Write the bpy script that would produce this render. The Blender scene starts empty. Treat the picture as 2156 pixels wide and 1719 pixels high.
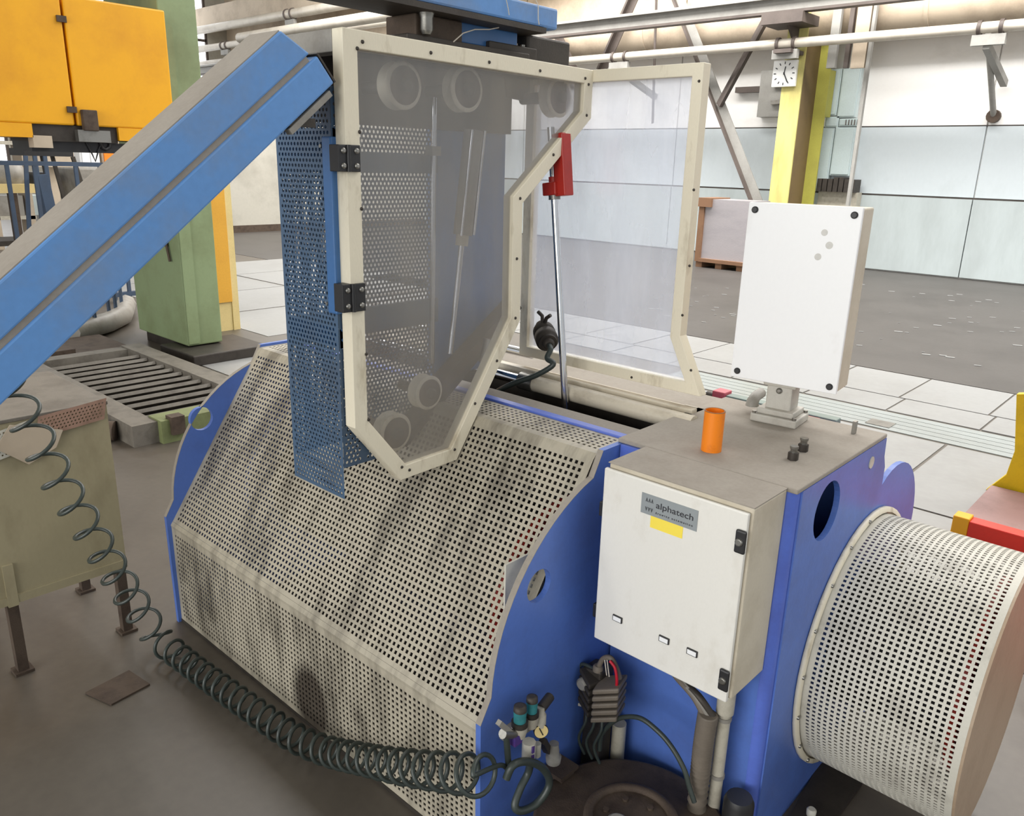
import bpy, math, random
import numpy as np
from mathutils import Matrix, Vector
random.seed(7); rng = np.random.default_rng(7)
sc = bpy.context.scene
PI = math.pi
# ------------------------------------------------------------------ camera
F = 1689.1; YAW, PITCH, ROLL = -0.738, 0.2955, 0.027
CAM = np.array([0.0, 0.0, 1.65])
cy, sy, cp, sp = math.cos(YAW), math.sin(YAW), math.cos(PITCH), math.sin(PITCH)
fw = np.array([sy*cp, cy*cp, -sp]); rt = np.array([cy, -sy, 0]); up = np.cross(rt, fw)
c_, s_ = math.cos(ROLL), math.sin(ROLL)
RT, UP = c_*rt + s_*up, -s_*rt + c_*up
cam = bpy.data.cameras.new('camera'); cam.sensor_fit = 'HORIZONTAL'; cam.sensor_width = 36
cam.lens = F/2156*36; cam.clip_start = 0.02; cam.clip_end = 200
co = bpy.data.objects.new('camera', cam); sc.collection.objects.link(co)
M4 = Matrix.Identity(4)
for i in range(3):
    M4[i][0], M4[i][1], M4[i][2], M4[i][3] = RT[i], UP[i], -fw[i], CAM[i]
co.matrix_world = M4
sc.camera = co
# ------------------------------------------------------------------ world, lamps, exposure
w = bpy.data.worlds.new('daylight'); sc.world = w; w.use_nodes = True
bg = w.node_tree.nodes['Background']; bg.inputs[0].default_value = (0.93, 0.97, 1.0, 1); bg.inputs[1].default_value = 0.8
sc.view_settings.view_transform = 'Standard'; sc.view_settings.look = 'None'
sc.view_settings.exposure = 0.0; sc.view_settings.gamma = 1.0; sc.view_settings.use_curve_mapping = False
def area(name, loc, target, sx, sy_, watts, col=(1, 1, 1)):
    l = bpy.data.lights.new(name, 'AREA'); l.shape = 'RECTANGLE'; l.size = sx; l.size_y = sy_; l.energy = watts; l.color = col
    o = bpy.data.objects.new(name, l); sc.collection.objects.link(o); o.location = loc
    d = Vector(target) - Vector(loc); o.rotation_euler = d.to_track_quat('-Z', 'Y').to_euler()
area('roof_light_back', (-7, 11.0, 7.3), (-7, 12.5, 0), 22, 2.5, 3400, (1, .98, .96))
area('roof_light_middle', (-6, 5.0, 7.3), (-6, 5.2, 0), 20, 2.0, 800)
area('roof_light_front', (-4, -1.5, 7.3), (-2, 1.5, 0.6), 12, 2.0, 60)
area('front_fill_light', (-1.5, -7.6, 2.6), (-1.2, 1.5, 1.1), 10, 3.6, 620, (1, .985, .95))  # added unseen light behind the camera, brightens the camera-facing faces
# ------------------------------------------------------------------ helpers: pixel -> true point on a known plane (used for layout only)
def ray(x, y): return RT*((x-1078.0)/F) - UP*((y-859.5)/F) + fw
def onx(x, y, X): d = ray(x, y); return CAM + d*((X-CAM[0])/d[0])
def ony(x, y, Y): d = ray(x, y); return CAM + d*((Y-CAM[1])/d[1])
def onz(x, y, Z=0.0): d = ray(x, y); return CAM + d*((Z-CAM[2])/d[2])
A = lambda *p: np.array(p, float)
def unit(v): v = np.asarray(v, float); return v/np.linalg.norm(v)
def frame_of(d):
    d = unit(d); a = A(0, 0, 1) if abs(d[2]) < .9 else A(1, 0, 0)
    u = unit(np.cross(a, d)); return u, np.cross(d, u), d
class MB:
    def __init__(s): s.v = []; s.f = []; s.smooth = set()
    def add(s, vs, fs, smooth=False):
        b = len(s.v); s.v.extend([tuple(map(float, p)) for p in vs])
        for f in fs:
            if smooth: s.smooth.add(len(s.f))
            s.f.append(tuple(i+b for i in f))
        return s
    def box(s, a, b):
        (x0, x1), (y0, y1), (z0, z1) = [sorted((a[i], b[i])) for i in range(3)]
        return s.add([(x0,y0,z0),(x1,y0,z0),(x1,y1,z0),(x0,y1,z0),(x0,y0,z1),(x1,y0,z1),(x1,y1,z1),(x0,y1,z1)],
                     [(0,3,2,1),(4,5,6,7),(0,1,5,4),(1,2,6,5),(2,3,7,6),(3,0,4,7)])
    def obox(s, c, u, v, n):          # centre and three half vectors
        c, u, v, n = map(np.asarray, (c, u, v, n)); vs = []
        for k in (-1, 1):
            for i, j in ((-1,-1),(1,-1),(1,1),(-1,1)): vs.append(c+i*u+j*v+k*n)
        return s.add(vs, [(0,3,2,1),(4,5,6,7),(0,1,5,4),(1,2,6,5),(2,3,7,6),(3,0,4,7)])
    def bar(s, a, b, wid, hei, upv=(0, 0, 1)):
        a, b = A(*a), A(*b); d = unit(b-a); u = np.cross(d, A(*upv)); u = unit(u) if np.linalg.norm(u) > 1e-6 else A(1, 0, 0)
        v = np.cross(u, d); return s.obox((a+b)/2, u*wid/2, (b-a)/2, v*hei/2)
    def rings(s, rs, cap0=True, cap1=True, smooth=True):
        n = len(rs[0]); vs = [p for r in rs for p in r]; fs = []
        for k in range(len(rs)-1):
            for i in range(n):
                j = (i+1) % n; fs.append((k*n+i, k*n+j, (k+1)*n+j, (k+1)*n+i))
        s.add(vs, fs, smooth)
        if cap0: s.add(rs[0], [tuple(range(n))[::-1]])
        if cap1: s.add(rs[-1], [tuple(range(n))])
        return s
    def lathe(s, p, d, prof, n=24, cap0=True, cap1=True):   # prof: (distance along d, radius)
        u, v, d = frame_of(d); p = A(*p); rs = []
        for h, r in prof:
            rs.append([p+d*h+r*(math.cos(2*PI*i/n)*u+math.sin(2*PI*i/n)*v) for i in range(n)])
        return s.rings(rs, cap0, cap1)
    def cyl(s, a, b, r, n=20, r2=None):
        a, b = A(*a), A(*b); L = np.linalg.norm(b-a)
        return s.lathe(a, b-a, [(0, r), (L, r if r2 is None else r2)], n)
    def tube(s, pts, r, n=8, caps=True):
        P = [A(*p) for p in pts]; rs = []; u = None
        for i, p in enumerate(P):
            d = unit(P[min(i+1, len(P)-1)]-P[max(i-1, 0)])
            if u is None: u = frame_of(d)[0]
            u = unit(u-d*np.dot(u, d)); v = np.cross(d, u)
            rr = r[i] if hasattr(r, '__len__') else r
            rs.append([p+rr*(math.cos(2*PI*k/n)*u+math.sin(2*PI*k/n)*v) for k in range(n)])
        return s.rings(rs, caps, caps)
    def prism(s, poly, ext):          # poly: 3D points, ext: vector
        n = len(poly); P = [A(*p) for p in poly]; Q = [p+A(*ext) for p in P]
        return s.add(P+Q, [tuple(range(n))[::-1], tuple(range(n, 2*n))]+[(i, (i+1) % n, n+(i+1) % n, n+i) for i in range(n)])
    def ringprism(s, outer, inner, ext):
        n = len(outer); e = A(*ext); O = [A(*p) for p in outer]; I = [A(*p) for p in inner]
        vs = O+I+[p+e for p in O]+[p+e for p in I]; fs = []
        for i in range(n):
            j = (i+1) % n
            fs += [(i, j, n+j, n+i), (2*n+i, 3*n+i, 3*n+j, 2*n+j), (i, 2*n+i, 2*n+j, j), (n+i, n+j, 3*n+j, 3*n+i)]
        return s.add(vs, fs)
    def perf(s, O, U, V, pu, pv, hole, depth, mu=0.0, mv=0.0, rnd=False, stagger=False, warp=None, skip=None):
        # sheet from O spanning U x V with holes at pitch pu, pv; mu, mv plain margins; depth vector = sheet thickness
        O, U, V = A(*O), A(*U), A(*V); L1, L2 = np.linalg.norm(U), np.linalg.norm(V); u, v = U/L1, V/L2
        nu, nv = int((L1-2*mu)/pu), int((L2-2*mv)/pv); mu = (L1-nu*pu)/2; mv = (L2-nv*pv)/2
        W = warp or (lambda a, b: O+u*a+v*b)
        D = (lambda a, b: A(*depth)) if not callable(depth) else depth
        vs, fs = [], []
        def q(pts): b = len(vs); vs.extend(pts); fs.append(tuple(range(b, b+len(pts))))
        def strip(a0, a1, b0, b1, k):
            for i in range(k):
                c0, c1 = a0+(a1-a0)*i/k, a0+(a1-a0)*(i+1)/k
                q([W(c0, b0), W(c1, b0), W(c1, b1), W(c0, b1)])
        kk = nu if warp else 1
        if mv > 1e-6: strip(0, L1, 0, mv, kk); strip(0, L1, L2-mv, L2, kk)
        for j in range(nv):
            b0 = mv+j*pv; off = (pu/2 if j % 2 else 0) if stagger else 0
            n = nu-(1 if stagger and j % 2 else 0); a00 = mu+off
            if a00 > 1e-6: q([W(0, b0), W(a00, b0), W(a00, b0+pv), W(0, b0+pv)])
            a1 = a00+n*pu
            if L1-a1 > 1e-6: q([W(a1, b0), W(L1, b0), W(L1, b0+pv), W(a1, b0+pv)])
            for i in range(n):
                a0 = a00+i*pu; ca, cb = a0+pu/2, b0+pv/2
                if skip and skip(ca, cb): q([W(a0, b0), W(a0+pu, b0), W(a0+pu, b0+pv), W(a0, b0+pv)]); continue
                if rnd:
                    dirs = [(math.cos(t), math.sin(t)) for t in [-3*PI/4+k*PI/4 for k in range(8)]]
                    out = [(-1,-1),(0,-1),(1,-1),(1,0),(1,1),(0,1),(-1,1),(-1,0)]
                    o = [W(ca+x*pu/2, cb+y*pv/2) for x, y in out]; h = [W(ca+x*hole, cb+y*hole) for x, y in dirs]
                else:
                    out = [(-1,-1),(1,-1),(1,1),(-1,1)]
                    o = [W(ca+x*pu/2, cb+y*pv/2) for x, y in out]; h = [W(ca+x*hole, cb+y*hole) for x, y in out]
                dd = D(ca, cb); m = len(o); b = len(vs); vs.extend(o+h+[p+dd for p in h])
                for k in range(m):
                    l = (k+1) % m
                    fs.append((b+k, b+l, b+m+l, b+m+k)); fs.append((b+m+k, b+m+l, b+2*m+l, b+2*m+k))
        return s.add(vs, fs)
    def build(s, name, mat, parent=None, bevel=0.0, seg=2):
        me = bpy.data.meshes.new(name); loc = A(0, 0, 0)
        if parent is not None: loc = A(*ROOT.get(parent.name, (0, 0, 0)))
        V = (np.array(s.v)-loc) if s.v else np.zeros((0, 3))
        me.from_pydata(V.tolist(), [], s.f); me.update()
        if s.smooth:
            fl = np.zeros(len(s.f), bool); fl[list(s.smooth)] = True; me.polygons.foreach_set('use_smooth', fl)
        if mat is not None: me.materials.append(mat)
        o = bpy.data.objects.new(name, me); sc.collection.objects.link(o)
        if parent is not None: o.parent = parent; ROOT[o.name] = tuple(loc)
        if bevel > 0:
            m = o.modifiers.new('edge', 'BEVEL'); m.width = bevel; m.segments = seg; m.limit_method = 'ANGLE'; m.angle_limit = 0.7
        return o
ROOT = {}
def thing(name, label, cat, loc, group=None, kind=None):
    o = bpy.data.objects.new(name, None); sc.collection.objects.link(o); o.empty_display_size = .05
    o.location = tuple(map(float, loc)); ROOT[o.name] = tuple(map(float, loc))
    o['label'] = label; o['category'] = cat
    if group: o['group'] = group
    if kind: o['kind'] = kind
    return o
def tag(o, label, cat, group=None):
    o['label'] = label; o['category'] = cat
    if group: o['group'] = group
    c = A(*[sum(b[i] for b in o.bound_box)/8 for i in range(3)])      # origin to the base of the thing
    z = min(b[2] for b in o.bound_box); off = Vector((c[0], c[1], z))
    o.data.transform(Matrix.Translation(-off)); o.location = off; ROOT[o.name] = tuple(off)
    return o
def struct(o): o['kind'] = 'structure'; return o
def text_part(name, body, size, mat, parent, origin, xdir, ydir, bold=0.0, align='LEFT', fit=None):
    cu = bpy.data.curves.new(name, 'FONT'); cu.body = body; cu.size = size; cu.extrude = 0.0002; cu.offset = bold; cu.align_x = align
    t = bpy.data.objects.new(name+'_tmp', cu); sc.collection.objects.link(t)
    dg = bpy.context.evaluated_depsgraph_get(); dg.update()
    me = bpy.data.meshes.new_from_object(t.evaluated_get(dg)); bpy.data.objects.remove(t)
    if fit: k = fit/max(v.co.x for v in me.vertices); me.transform(Matrix.Diagonal((k, 1, 1, 1)))
    xd, yd = unit(xdir), unit(ydir); n = np.cross(xd, yd); m = Matrix.Identity(4); loc = A(*ROOT[parent.name])
    for i in range(3): m[i][0], m[i][1], m[i][2], m[i][3] = xd[i], yd[i], n[i], origin[i]-loc[i]
    me.transform(m); me.materials.clear(); me.materials.append(mat)
    o = bpy.data.objects.new(name, me); sc.collection.objects.link(o); o.parent = parent; ROOT[o.name] = tuple(loc); return o
def copy_tree(o, parent=None):
    c = o.copy(); sc.collection.objects.link(c); c.parent = parent
    if parent is not None: c.matrix_parent_inverse = o.matrix_parent_inverse
    for ch in list(o.children): copy_tree(ch, c)
    return c
# ------------------------------------------------------------------ materials
def lin(c): return tuple(((x/255)/12.92 if x/255 <= .04045 else ((x/255+.055)/1.055)**2.4) for x in c)+(1,)
def paint(name, col, dirt=None, amount=.35, scale=6, rough=.5, metal=0, bump=.05, fine=.15, stretch=(1, 1, 1), lo=.45, hi=.75):
    m = bpy.data.materials.new(name); m.use_nodes = True; nt = m.node_tree; N = nt.nodes; L = nt.links
    p = N['Principled BSDF']; p.inputs['Roughness'].default_value = rough; p.inputs['Metallic'].default_value = metal
    tc = N.new('ShaderNodeTexCoord'); mp = N.new('ShaderNodeMapping'); mp.inputs['Scale'].default_value = stretch
    L.new(tc.outputs['Object'], mp.inputs['Vector'])
    n1 = N.new('ShaderNodeTexNoise'); n1.inputs['Scale'].default_value = scale; n1.inputs['Detail'].default_value = 6; n1.inputs['Roughness'].default_value = .65
    n2 = N.new('ShaderNodeTexNoise'); n2.inputs['Scale'].default_value = scale*22; n2.inputs['Detail'].default_value = 3
    L.new(mp.outputs[0], n1.inputs['Vector']); L.new(mp.outputs[0], n2.inputs['Vector'])
    mr = N.new('ShaderNodeMapRange'); mr.inputs['From Min'].default_value = lo; mr.inputs['From Max'].default_value = hi; mr.inputs['To Max'].default_value = amount
    L.new(n1.outputs['Fac'], mr.inputs['Value'])
    mx = N.new('ShaderNodeMix'); mx.data_type = 'RGBA'
    d = dirt or tuple(int(x*.55) for x in col)
    mx.inputs['A'].default_value = lin(col); mx.inputs['B'].default_value = lin(d)
    L.new(mr.outputs[0], mx.inputs['Factor'])
    m2 = N.new('ShaderNodeMix'); m2.data_type = 'RGBA'; m2.blend_type = 'MULTIPLY'; m2.inputs['Factor'].default_value = fine
    L.new(mx.outputs['Result'], m2.inputs['A']); L.new(n2.outputs['Fac'], m2.inputs['B'])
    L.new(m2.outputs['Result'], p.inputs['Base Color'])
    if bump:
        b = N.new('ShaderNodeBump'); b.inputs['Strength'].default_value = bump; b.inputs['Distance'].default_value = .01
        L.new(n2.outputs['Fac'], b.inputs['Height']); L.new(b.outputs[0], p.inputs['Normal'])
    return m
def pane_mat(name, col, alpha, rough=.25, streak=14):
    m = bpy.data.materials.new(name); m.use_nodes = True; nt = m.node_tree; N = nt.nodes; L = nt.links
    out = N['Material Output']; N.remove(N['Principled BSDF'])
    tr = N.new('ShaderNodeBsdfTransparent'); tr.inputs[0].default_value = (.94, .95, .97, 1)
    df = N.new('ShaderNodeBsdfDiffuse'); df.inputs[0].default_value = lin(col)
    tl = N.new('ShaderNodeBsdfTranslucent'); tl.inputs[0].default_value = lin(col)
    gl = N.new('ShaderNodeBsdfGlossy'); gl.inputs['Roughness'].default_value = rough; gl.inputs[0].default_value = (1, 1, 1, 1)
    a1 = N.new('ShaderNodeMixShader'); a1.inputs[0].default_value = .45; L.new(df.outputs[0], a1.inputs[1]); L.new(tl.outputs[0], a1.inputs[2])
    tc = N.new('ShaderNodeTexCoord'); mp = N.new('ShaderNodeMapping'); mp.inputs['Scale'].default_value = (1, 1, .25)
    L.new(tc.outputs['Object'], mp.inputs['Vector'])
    nz = N.new('ShaderNodeTexNoise'); nz.inputs['Scale'].default_value = streak; nz.inputs['Detail'].default_value = 5; L.new(mp.outputs[0], nz.inputs['Vector'])
    mr = N.new('ShaderNodeMapRange'); mr.inputs['From Min'].default_value = .3; mr.inputs['From Max'].default_value = .7
    mr.inputs['To Min'].default_value = alpha*.72; mr.inputs['To Max'].default_value = alpha*1.25; L.new(nz.outputs['Fac'], mr.inputs['Value'])
    a2 = N.new('ShaderNodeMixShader'); L.new(mr.outputs[0], a2.inputs[0]); L.new(tr.outputs[0], a2.inputs[1]); L.new(a1.outputs[0], a2.inputs[2])
    a3 = N.new('ShaderNodeMixShader'); a3.inputs[0].default_value = .05; L.new(a2.outputs[0], a3.inputs[1]); L.new(gl.outputs[0], a3.inputs[2])
    L.new(a3.outputs[0], out.inputs['Surface']); return m
def glow(name, col, s):
    m = bpy.data.materials.new(name); m.use_nodes = True; p = m.node_tree.nodes['Principled BSDF']
    p.inputs['Base Color'].default_value = lin(col); p.inputs['Emission Color'].default_value = lin(col); p.inputs['Emission Strength'].default_value = s; return m
m_cream = paint('cream_perforated', (180, 172, 154), (84, 78, 68), .85, 5, .5, 0, .03, .1, (1.6, .5, .5), .46, .68)
m_creamd = paint('cream_drum', (205, 201, 188), (110, 102, 90), .5, 7, .5, 0, .03, .1, (1, 1, 1), .52, .75)
m_frame = paint('cream_door_frame', (232, 223, 200), (140, 120, 84), .6, 7, .5, 0, .05, .08, (2, 2, .7), .55, .75)
m_blue = paint('deep_blue_paint', (88, 122, 202), (78, 90, 142), .55, 3.5, .42, 0, .04, .12)
m_blue2 = paint('royal_blue_paint', (92, 118, 210), (80, 88, 160), .5, 5, .4, 0, .04, .12)
m_post = paint('guard_blue_paint', (70, 96, 124), (74, 80, 90), .6, 5, .45, 0, .04, .15)
m_post2 = paint('bracket_blue_paint', (62, 110, 166), (56, 82, 114), .45, 5, .35, 0, .03, .1)
m_beam = paint('beam_blue_paint', (100, 152, 214), (134, 138, 140), .55, 3.2, .5, 0, .04, .15, (1, 1, 1), .45, .7)
m_beam_dust = paint('dust_on_beam', (160, 152, 141), (128, 120, 110), .5, 5, .9, 0, .05, .2)
m_dust = paint('dusty_top', (164, 156, 145), (136, 126, 114), .6, 5, .85, 0, .05, .2)
m_white = paint('white_cabinet_paint', (232, 229, 221), (190, 180, 160), .4, 7, .42, 0, .02, .05, (1.5, 1.5, .8), .55, .8)
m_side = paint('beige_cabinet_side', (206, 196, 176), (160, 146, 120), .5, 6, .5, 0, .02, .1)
m_pillar = paint('pillar_pale_grey', (196, 192, 182), (140, 132, 120), .5, 12, .5)
m_disc = paint('drum_end_brown', (176, 154, 130), (140, 116, 92), .5, 4, .55)
m_colshade = paint('column_shade_brown', (112, 92, 60), (84, 66, 46), .5, 3, .6)
m_grate = paint('grate_grey', (118, 112, 102), (70, 62, 54), .7, 8, .6)
m_grateg = paint('grate_green', (122, 130, 86), (84, 84, 50), .7, 9, .6)
m_smudge = paint('grey_smudge', (214, 212, 206), (190, 188, 182), .6, 90, .6, 0, 0, .1)
m_panelw = paint('bright_white_cover', (244, 244, 244), (206, 200, 190), .4, 6, .4, 0, .01, .03, (1, 1, .6), .6, .8)
m_steel = paint('worn_steel', (150, 148, 142), (84, 78, 70), .5, 9, .35, .8, .04, .15)
m_chrome = paint('chrome_rod', (205, 206, 208), (150, 146, 140), .3, 8, .14, 1, 0, .05)
m_dsteel = paint('dark_grimy_steel', (72, 66, 60), (40, 36, 32), .6, 9, .55, .4, .06, .2)
m_black = paint('black_plastic', (34, 34, 36), (60, 56, 52), .3, 12, .45, 0, .02, .1)
m_dark = paint('dark_interior', (40, 38, 40), (24, 24, 26), .5, 6, .8)
m_hose = paint('grey_green_hose', (58, 66, 62), (40, 40, 38), .4, 10, .38, 0, .02, .1)
m_conduit = paint('grey_brown_conduit', (120, 110, 98), (80, 72, 62), .5, 14, .6)
m_greyp = paint('grey_paint', (150, 146, 138), (92, 84, 74), .6, 8, .5)
m_offw = paint('offwhite_tube_paint', (216, 206, 186), (120, 106, 86), .6, 8, .4, 0, .04, .1, (.6, 1, 1), .5, .72)
m_orange = paint('orange_plastic', (246, 136, 20), (170, 84, 20), .45, 26, .4, 0, .02, .1, (1, 1, 1), .55, .75)
m_red = paint('red_paint', (186, 44, 32), (110, 30, 26), .4, 8, .4)
m_redb = paint('bright_red_paint', (226, 50, 30), (170, 50, 40), .5, 2, .5)
m_yel = paint('press_yellow_paint', (240, 172, 14), (206, 136, 24), .5, 2.2, .42, 0, .02, .05)
m_yelpost = paint('pale_yellow_post', (240, 178, 62), (214, 150, 50), .4, 3, .5)
m_yelpost2 = paint('cream_yellow_side', (238, 214, 150), (206, 180, 120), .4, 3, .5)
m_green = paint('press_green_paint', (136, 152, 112), (106, 112, 72), .6, 2.4, .5, 0, .03, .08)
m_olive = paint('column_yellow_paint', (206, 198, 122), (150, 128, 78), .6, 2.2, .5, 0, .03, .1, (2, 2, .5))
m_wallw = paint('white_plaster', (240, 238, 234), (196, 190, 182), .5, .6, .75, 0, .02, .05, (1, 1, 2), .55, .8)
m_wallb = paint('pale_blue_panel', (198, 206, 209), (172, 180, 180), .6, .9, .7, 0, .02, .06, (1, 1, .6))
m_walll = paint('pale_grey_lower_panel', (182, 191, 191), (146, 152, 150), .6, .8, .7, 0, .02, .08, (1.5, 1, .4))
m_wallg = paint('grey_plaster_left', (184, 180, 168), (110, 102, 88), .5, .9, .8, 0, .04, .1)
m_duct = paint('beige_pipe_lagging', (196, 180, 158), (120, 100, 82), .6, 1.2, .6, 0, .03, .1)
m_pipe = paint('ivory_pipe_paint', (206, 198, 184), (140, 128, 112), .5, 2, .35, 0, .02, .08)
m_truss = paint('brown_grey_steelwork', (92, 82, 76), (58, 50, 46), .6, 2, .6)
m_trussl = paint('pale_grey_steelwork', (156, 154, 148), (110, 106, 100), .5, 2, .6)
m_pink = paint('pinkish_perforated_scrap', (168, 134, 116), (118, 92, 76), .7, 18, .6)
m_table = paint('drab_beige_sheet', (164, 154, 124), (112, 100, 72), .6, 5, .5, 0, .03, .1, (1, 1, .5))
m_rust = paint('rusty_iron', (92, 78, 66), (54, 40, 34), .8, 12, .7, .3, .15, .25)
m_bluegrey = paint('blue_grey_rail_paint', (66, 84, 108), (50, 54, 62), .5, 4, .5)
m_plate = paint('nameplate_grey', (160, 166, 168), (140, 146, 148), .3, 20, .4, .3, 0, .05)
m_ink = paint('nameplate_ink', (52, 52, 56), (52, 52, 56), 0, 10, .6, 0, 0, 0)
m_sticker = paint('yellow_sticker', (250, 226, 84), (240, 210, 70), .3, 10, .6, 0, 0, .02)
m_paper = paint('white_label', (244, 244, 244), (230, 230, 230), .2, 20, .5, 0, 0, 0)
m_teal = paint('teal_bowl', (60, 136, 140), (40, 84, 92), .5, 30, .2, 0, 0, .05)
m_grey_lt = paint('pale_grey_plastic', (190, 184, 168), (130, 120, 104), .5, 20, .5)
m_floor = paint('concrete_floor', (98, 91, 82), (68, 61, 54), .7, 1.4, .42, 0, .03, .25)
m_asph = paint('dark_screed', (78, 74, 70), (58, 54, 50), .7, 1.1, .5, 0, .04, .25)
m_tile = paint('pale_floor_slab', (150, 150, 148), (128, 126, 122), .6, 1.0, .42, 0, .02, .15)
m_fplate = paint('pale_floor_plate', (156, 162, 160), (136, 138, 134), .6, 2.0, .36, .1, .02, .1)
m_card = paint('brown_cardboard', (132, 98, 72), (104, 76, 56), .5, 4, .8)
m_foil = paint('grey_plastic_sheet', (176, 170, 172), (150, 146, 150), .6, 1.2, .3, .2, .1, .1, (1, 1, 3))
m_pale = paint('pale_blue_cabinet', (198, 212, 212), (176, 186, 184), .4, 2, .5)
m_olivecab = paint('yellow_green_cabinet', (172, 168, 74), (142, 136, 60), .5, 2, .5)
m_clock = paint('clock_face', (244, 244, 240), (230, 230, 226), .2, 20, .4, 0, 0, 0)
m_purple = paint('purple_blue_paint', (84, 62, 136), (112, 48, 100), .7, 4, .45)
m_pane = pane_mat('hazy_polycarbonate', (196, 188, 176), .32)
m_pane2 = pane_mat('hazy_polycarbonate_rear', (226, 230, 240), .32, .2, 9)
m_daylight = glow('daylight_pane', (250, 252, 255), 3.0)
# ================================================================== STRUCTURE
floor = struct(MB().box((-34, -8, -.2), (6, 16, 0)).build('floor', m_floor)); ROOT['floor'] = (0, 0, 0)
MB().box((-27, 7.25, 0), (4, 15.0, .004)).build('screed_strip', m_asph, floor)
for r, (y0, y1) in enumerate(((6.42, 7.22), (5.98, 6.40))):
    for i in range(16):
        x0 = -8.0 + i*.62 + (.0 if r == 0 else .05)
        MB().box((x0, y0, 0), (x0+.605, y1, .005 + .001*((i*7+r*3) % 3))).build('floor_slab', m_tile, floor)
for i in range(7):
    x0 = -12.2 + (i % 4)*1.35; y0 = 4.0 + (i//4)*1.9
    MB().box((x0, y0, 0), (x0+1.32, y0+1.86, .004+.001*(i % 3))).build('floor_slab', m_tile, floor)
for i in range(5):
    pass
for i in range(6):
    for r in range(2):
        MB().box((-6.4+i*1.3, 3.0+r*1.25, 0), (-5.12+i*1.3, 4.23+r*1.23, .004+.001*((i+r) % 3))).build('floor_slab', m_tile, floor)
for i in range(5):
    MB().box((-3.4, 5.50+i*.09, 0), (1.2, 5.582+i*.09, .005)).build('floor_plate', m_fplate, floor)
hb = MB(); hb.box((-1.75, 5.54, .005), (-1.59, 5.68, .009)); hb.build('hatch_cover', m_steel, floor)
# back wall: three horizontal bands of separate panels
wall = struct(MB().box((-27, 15.05, 0), (6, 15.3, 8)).build('wall_back', m_wallw)); ROOT['wall_back'] = (0, 0, 0)
xs = [-27, -22.5, -18, -13.5, -9.3, -7.0, -3.62, 0.2, 6]
for i in range(len(xs)-1):
    MB().box((xs[i]+.012, 15.0, 2.435), (xs[i+1]-.012, 15.06, 4.3)).build('upper_panel', m_wallw, wall)
    MB().box((xs[i]+.012, 14.99, 4.31), (xs[i+1]-.012, 15.06, 7.4)).build('fascia_panel', m_duct, wall)
    MB().box((xs[i]+.012, 15.0, 1.315), (xs[i+1]-.012, 15.06, 2.415)).build('middle_panel', m_wallb, wall)
    MB().box((xs[i]+.008, 14.96, 0.03), (xs[i+1]-.008, 15.06, 1.285)).build('lower_panel', m_walll, wall)
sh = MB(); 
for z in (1.3, 2.425): sh.box((-27, 15.02, z-.012), (6, 15.06, z+.012))
sh.build('joint_strip', m_truss, wall)
wl = struct(MB().box((-17.3, 8.0, 0), (-17.05, 15.0, 2.5)).build('wall_left', m_wallg)); ROOT['wall_left'] = (0, 0, 0)
MB().box((-17.06, 8.0, 0), (-17.03, 15, .16)).build('baseboard_left', m_rust, wl)
wf = struct(MB().box((-27.3, -8, 0), (-27, 15.3, 8)).build('wall_far_left', m_wallg)); ROOT['wall_far_left'] = (0, 0, 0)
ceil = struct(MB().box((-34, -8, 7.6), (6, 15.3, 7.8)).build('ceiling', m_wallg)); ROOT['ceiling'] = (0, 0, 0)
for k in range(6):
    y0 = 2.0 + k*2.1
    wn = struct(MB().box((-27.0, y0, 1.2 if k < 3 else 3.2), (-26.96, y0+1.7, 7.3)).build('window_%d' % (k+1), m_daylight)); ROOT[wn.name] = (0, 0, 0)
    z0 = 1.2 if k < 3 else 3.2
    fr = MB()
    for yy in (y0, y0+.85, y0+1.7): fr.box((-26.96, yy-.04, z0), (-26.9, yy+.04, 7.3))
    for zz in (z0, (z0+7.3)/2, 7.3): fr.box((-26.96, y0, zz-.04), (-26.9, y0+1.7, zz+.04))
    fr.build('window_frame', m_truss, wn)
# ================================================================== STEELWORK AND PIPES BY THE BACK WALL
def colm():
    t = thing('steel_column', 'yellow H section steel column carrying the wall clock', 'column', (-6.5, 14.2, 0))
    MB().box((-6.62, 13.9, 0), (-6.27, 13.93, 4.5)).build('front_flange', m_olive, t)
    MB().box((-6.30, 13.93, 0), (-6.272, 14.5, 3.74)).build('web', m_colshade, t)  # brown plate: the yellow column's shaded side put into colour
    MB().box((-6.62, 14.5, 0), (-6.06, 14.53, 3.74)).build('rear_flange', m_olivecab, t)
    MB().box((-6.80, 13.25, 3.92), (-6.1, 13.89, 4.07)).build('bracket', m_truss, t)
    MB().box((-6.60, 13.4, 3.5), (-6.3, 13.9, 3.56)).build('bracket', m_truss, t)
    MB().prism([(-6.46, 13.89, 3.6), (-6.46, 13.5, 3.92), (-6.46, 13.89, 3.92)], (.04, 0, 0)).build('gusset', m_truss, t)
colm()
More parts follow.
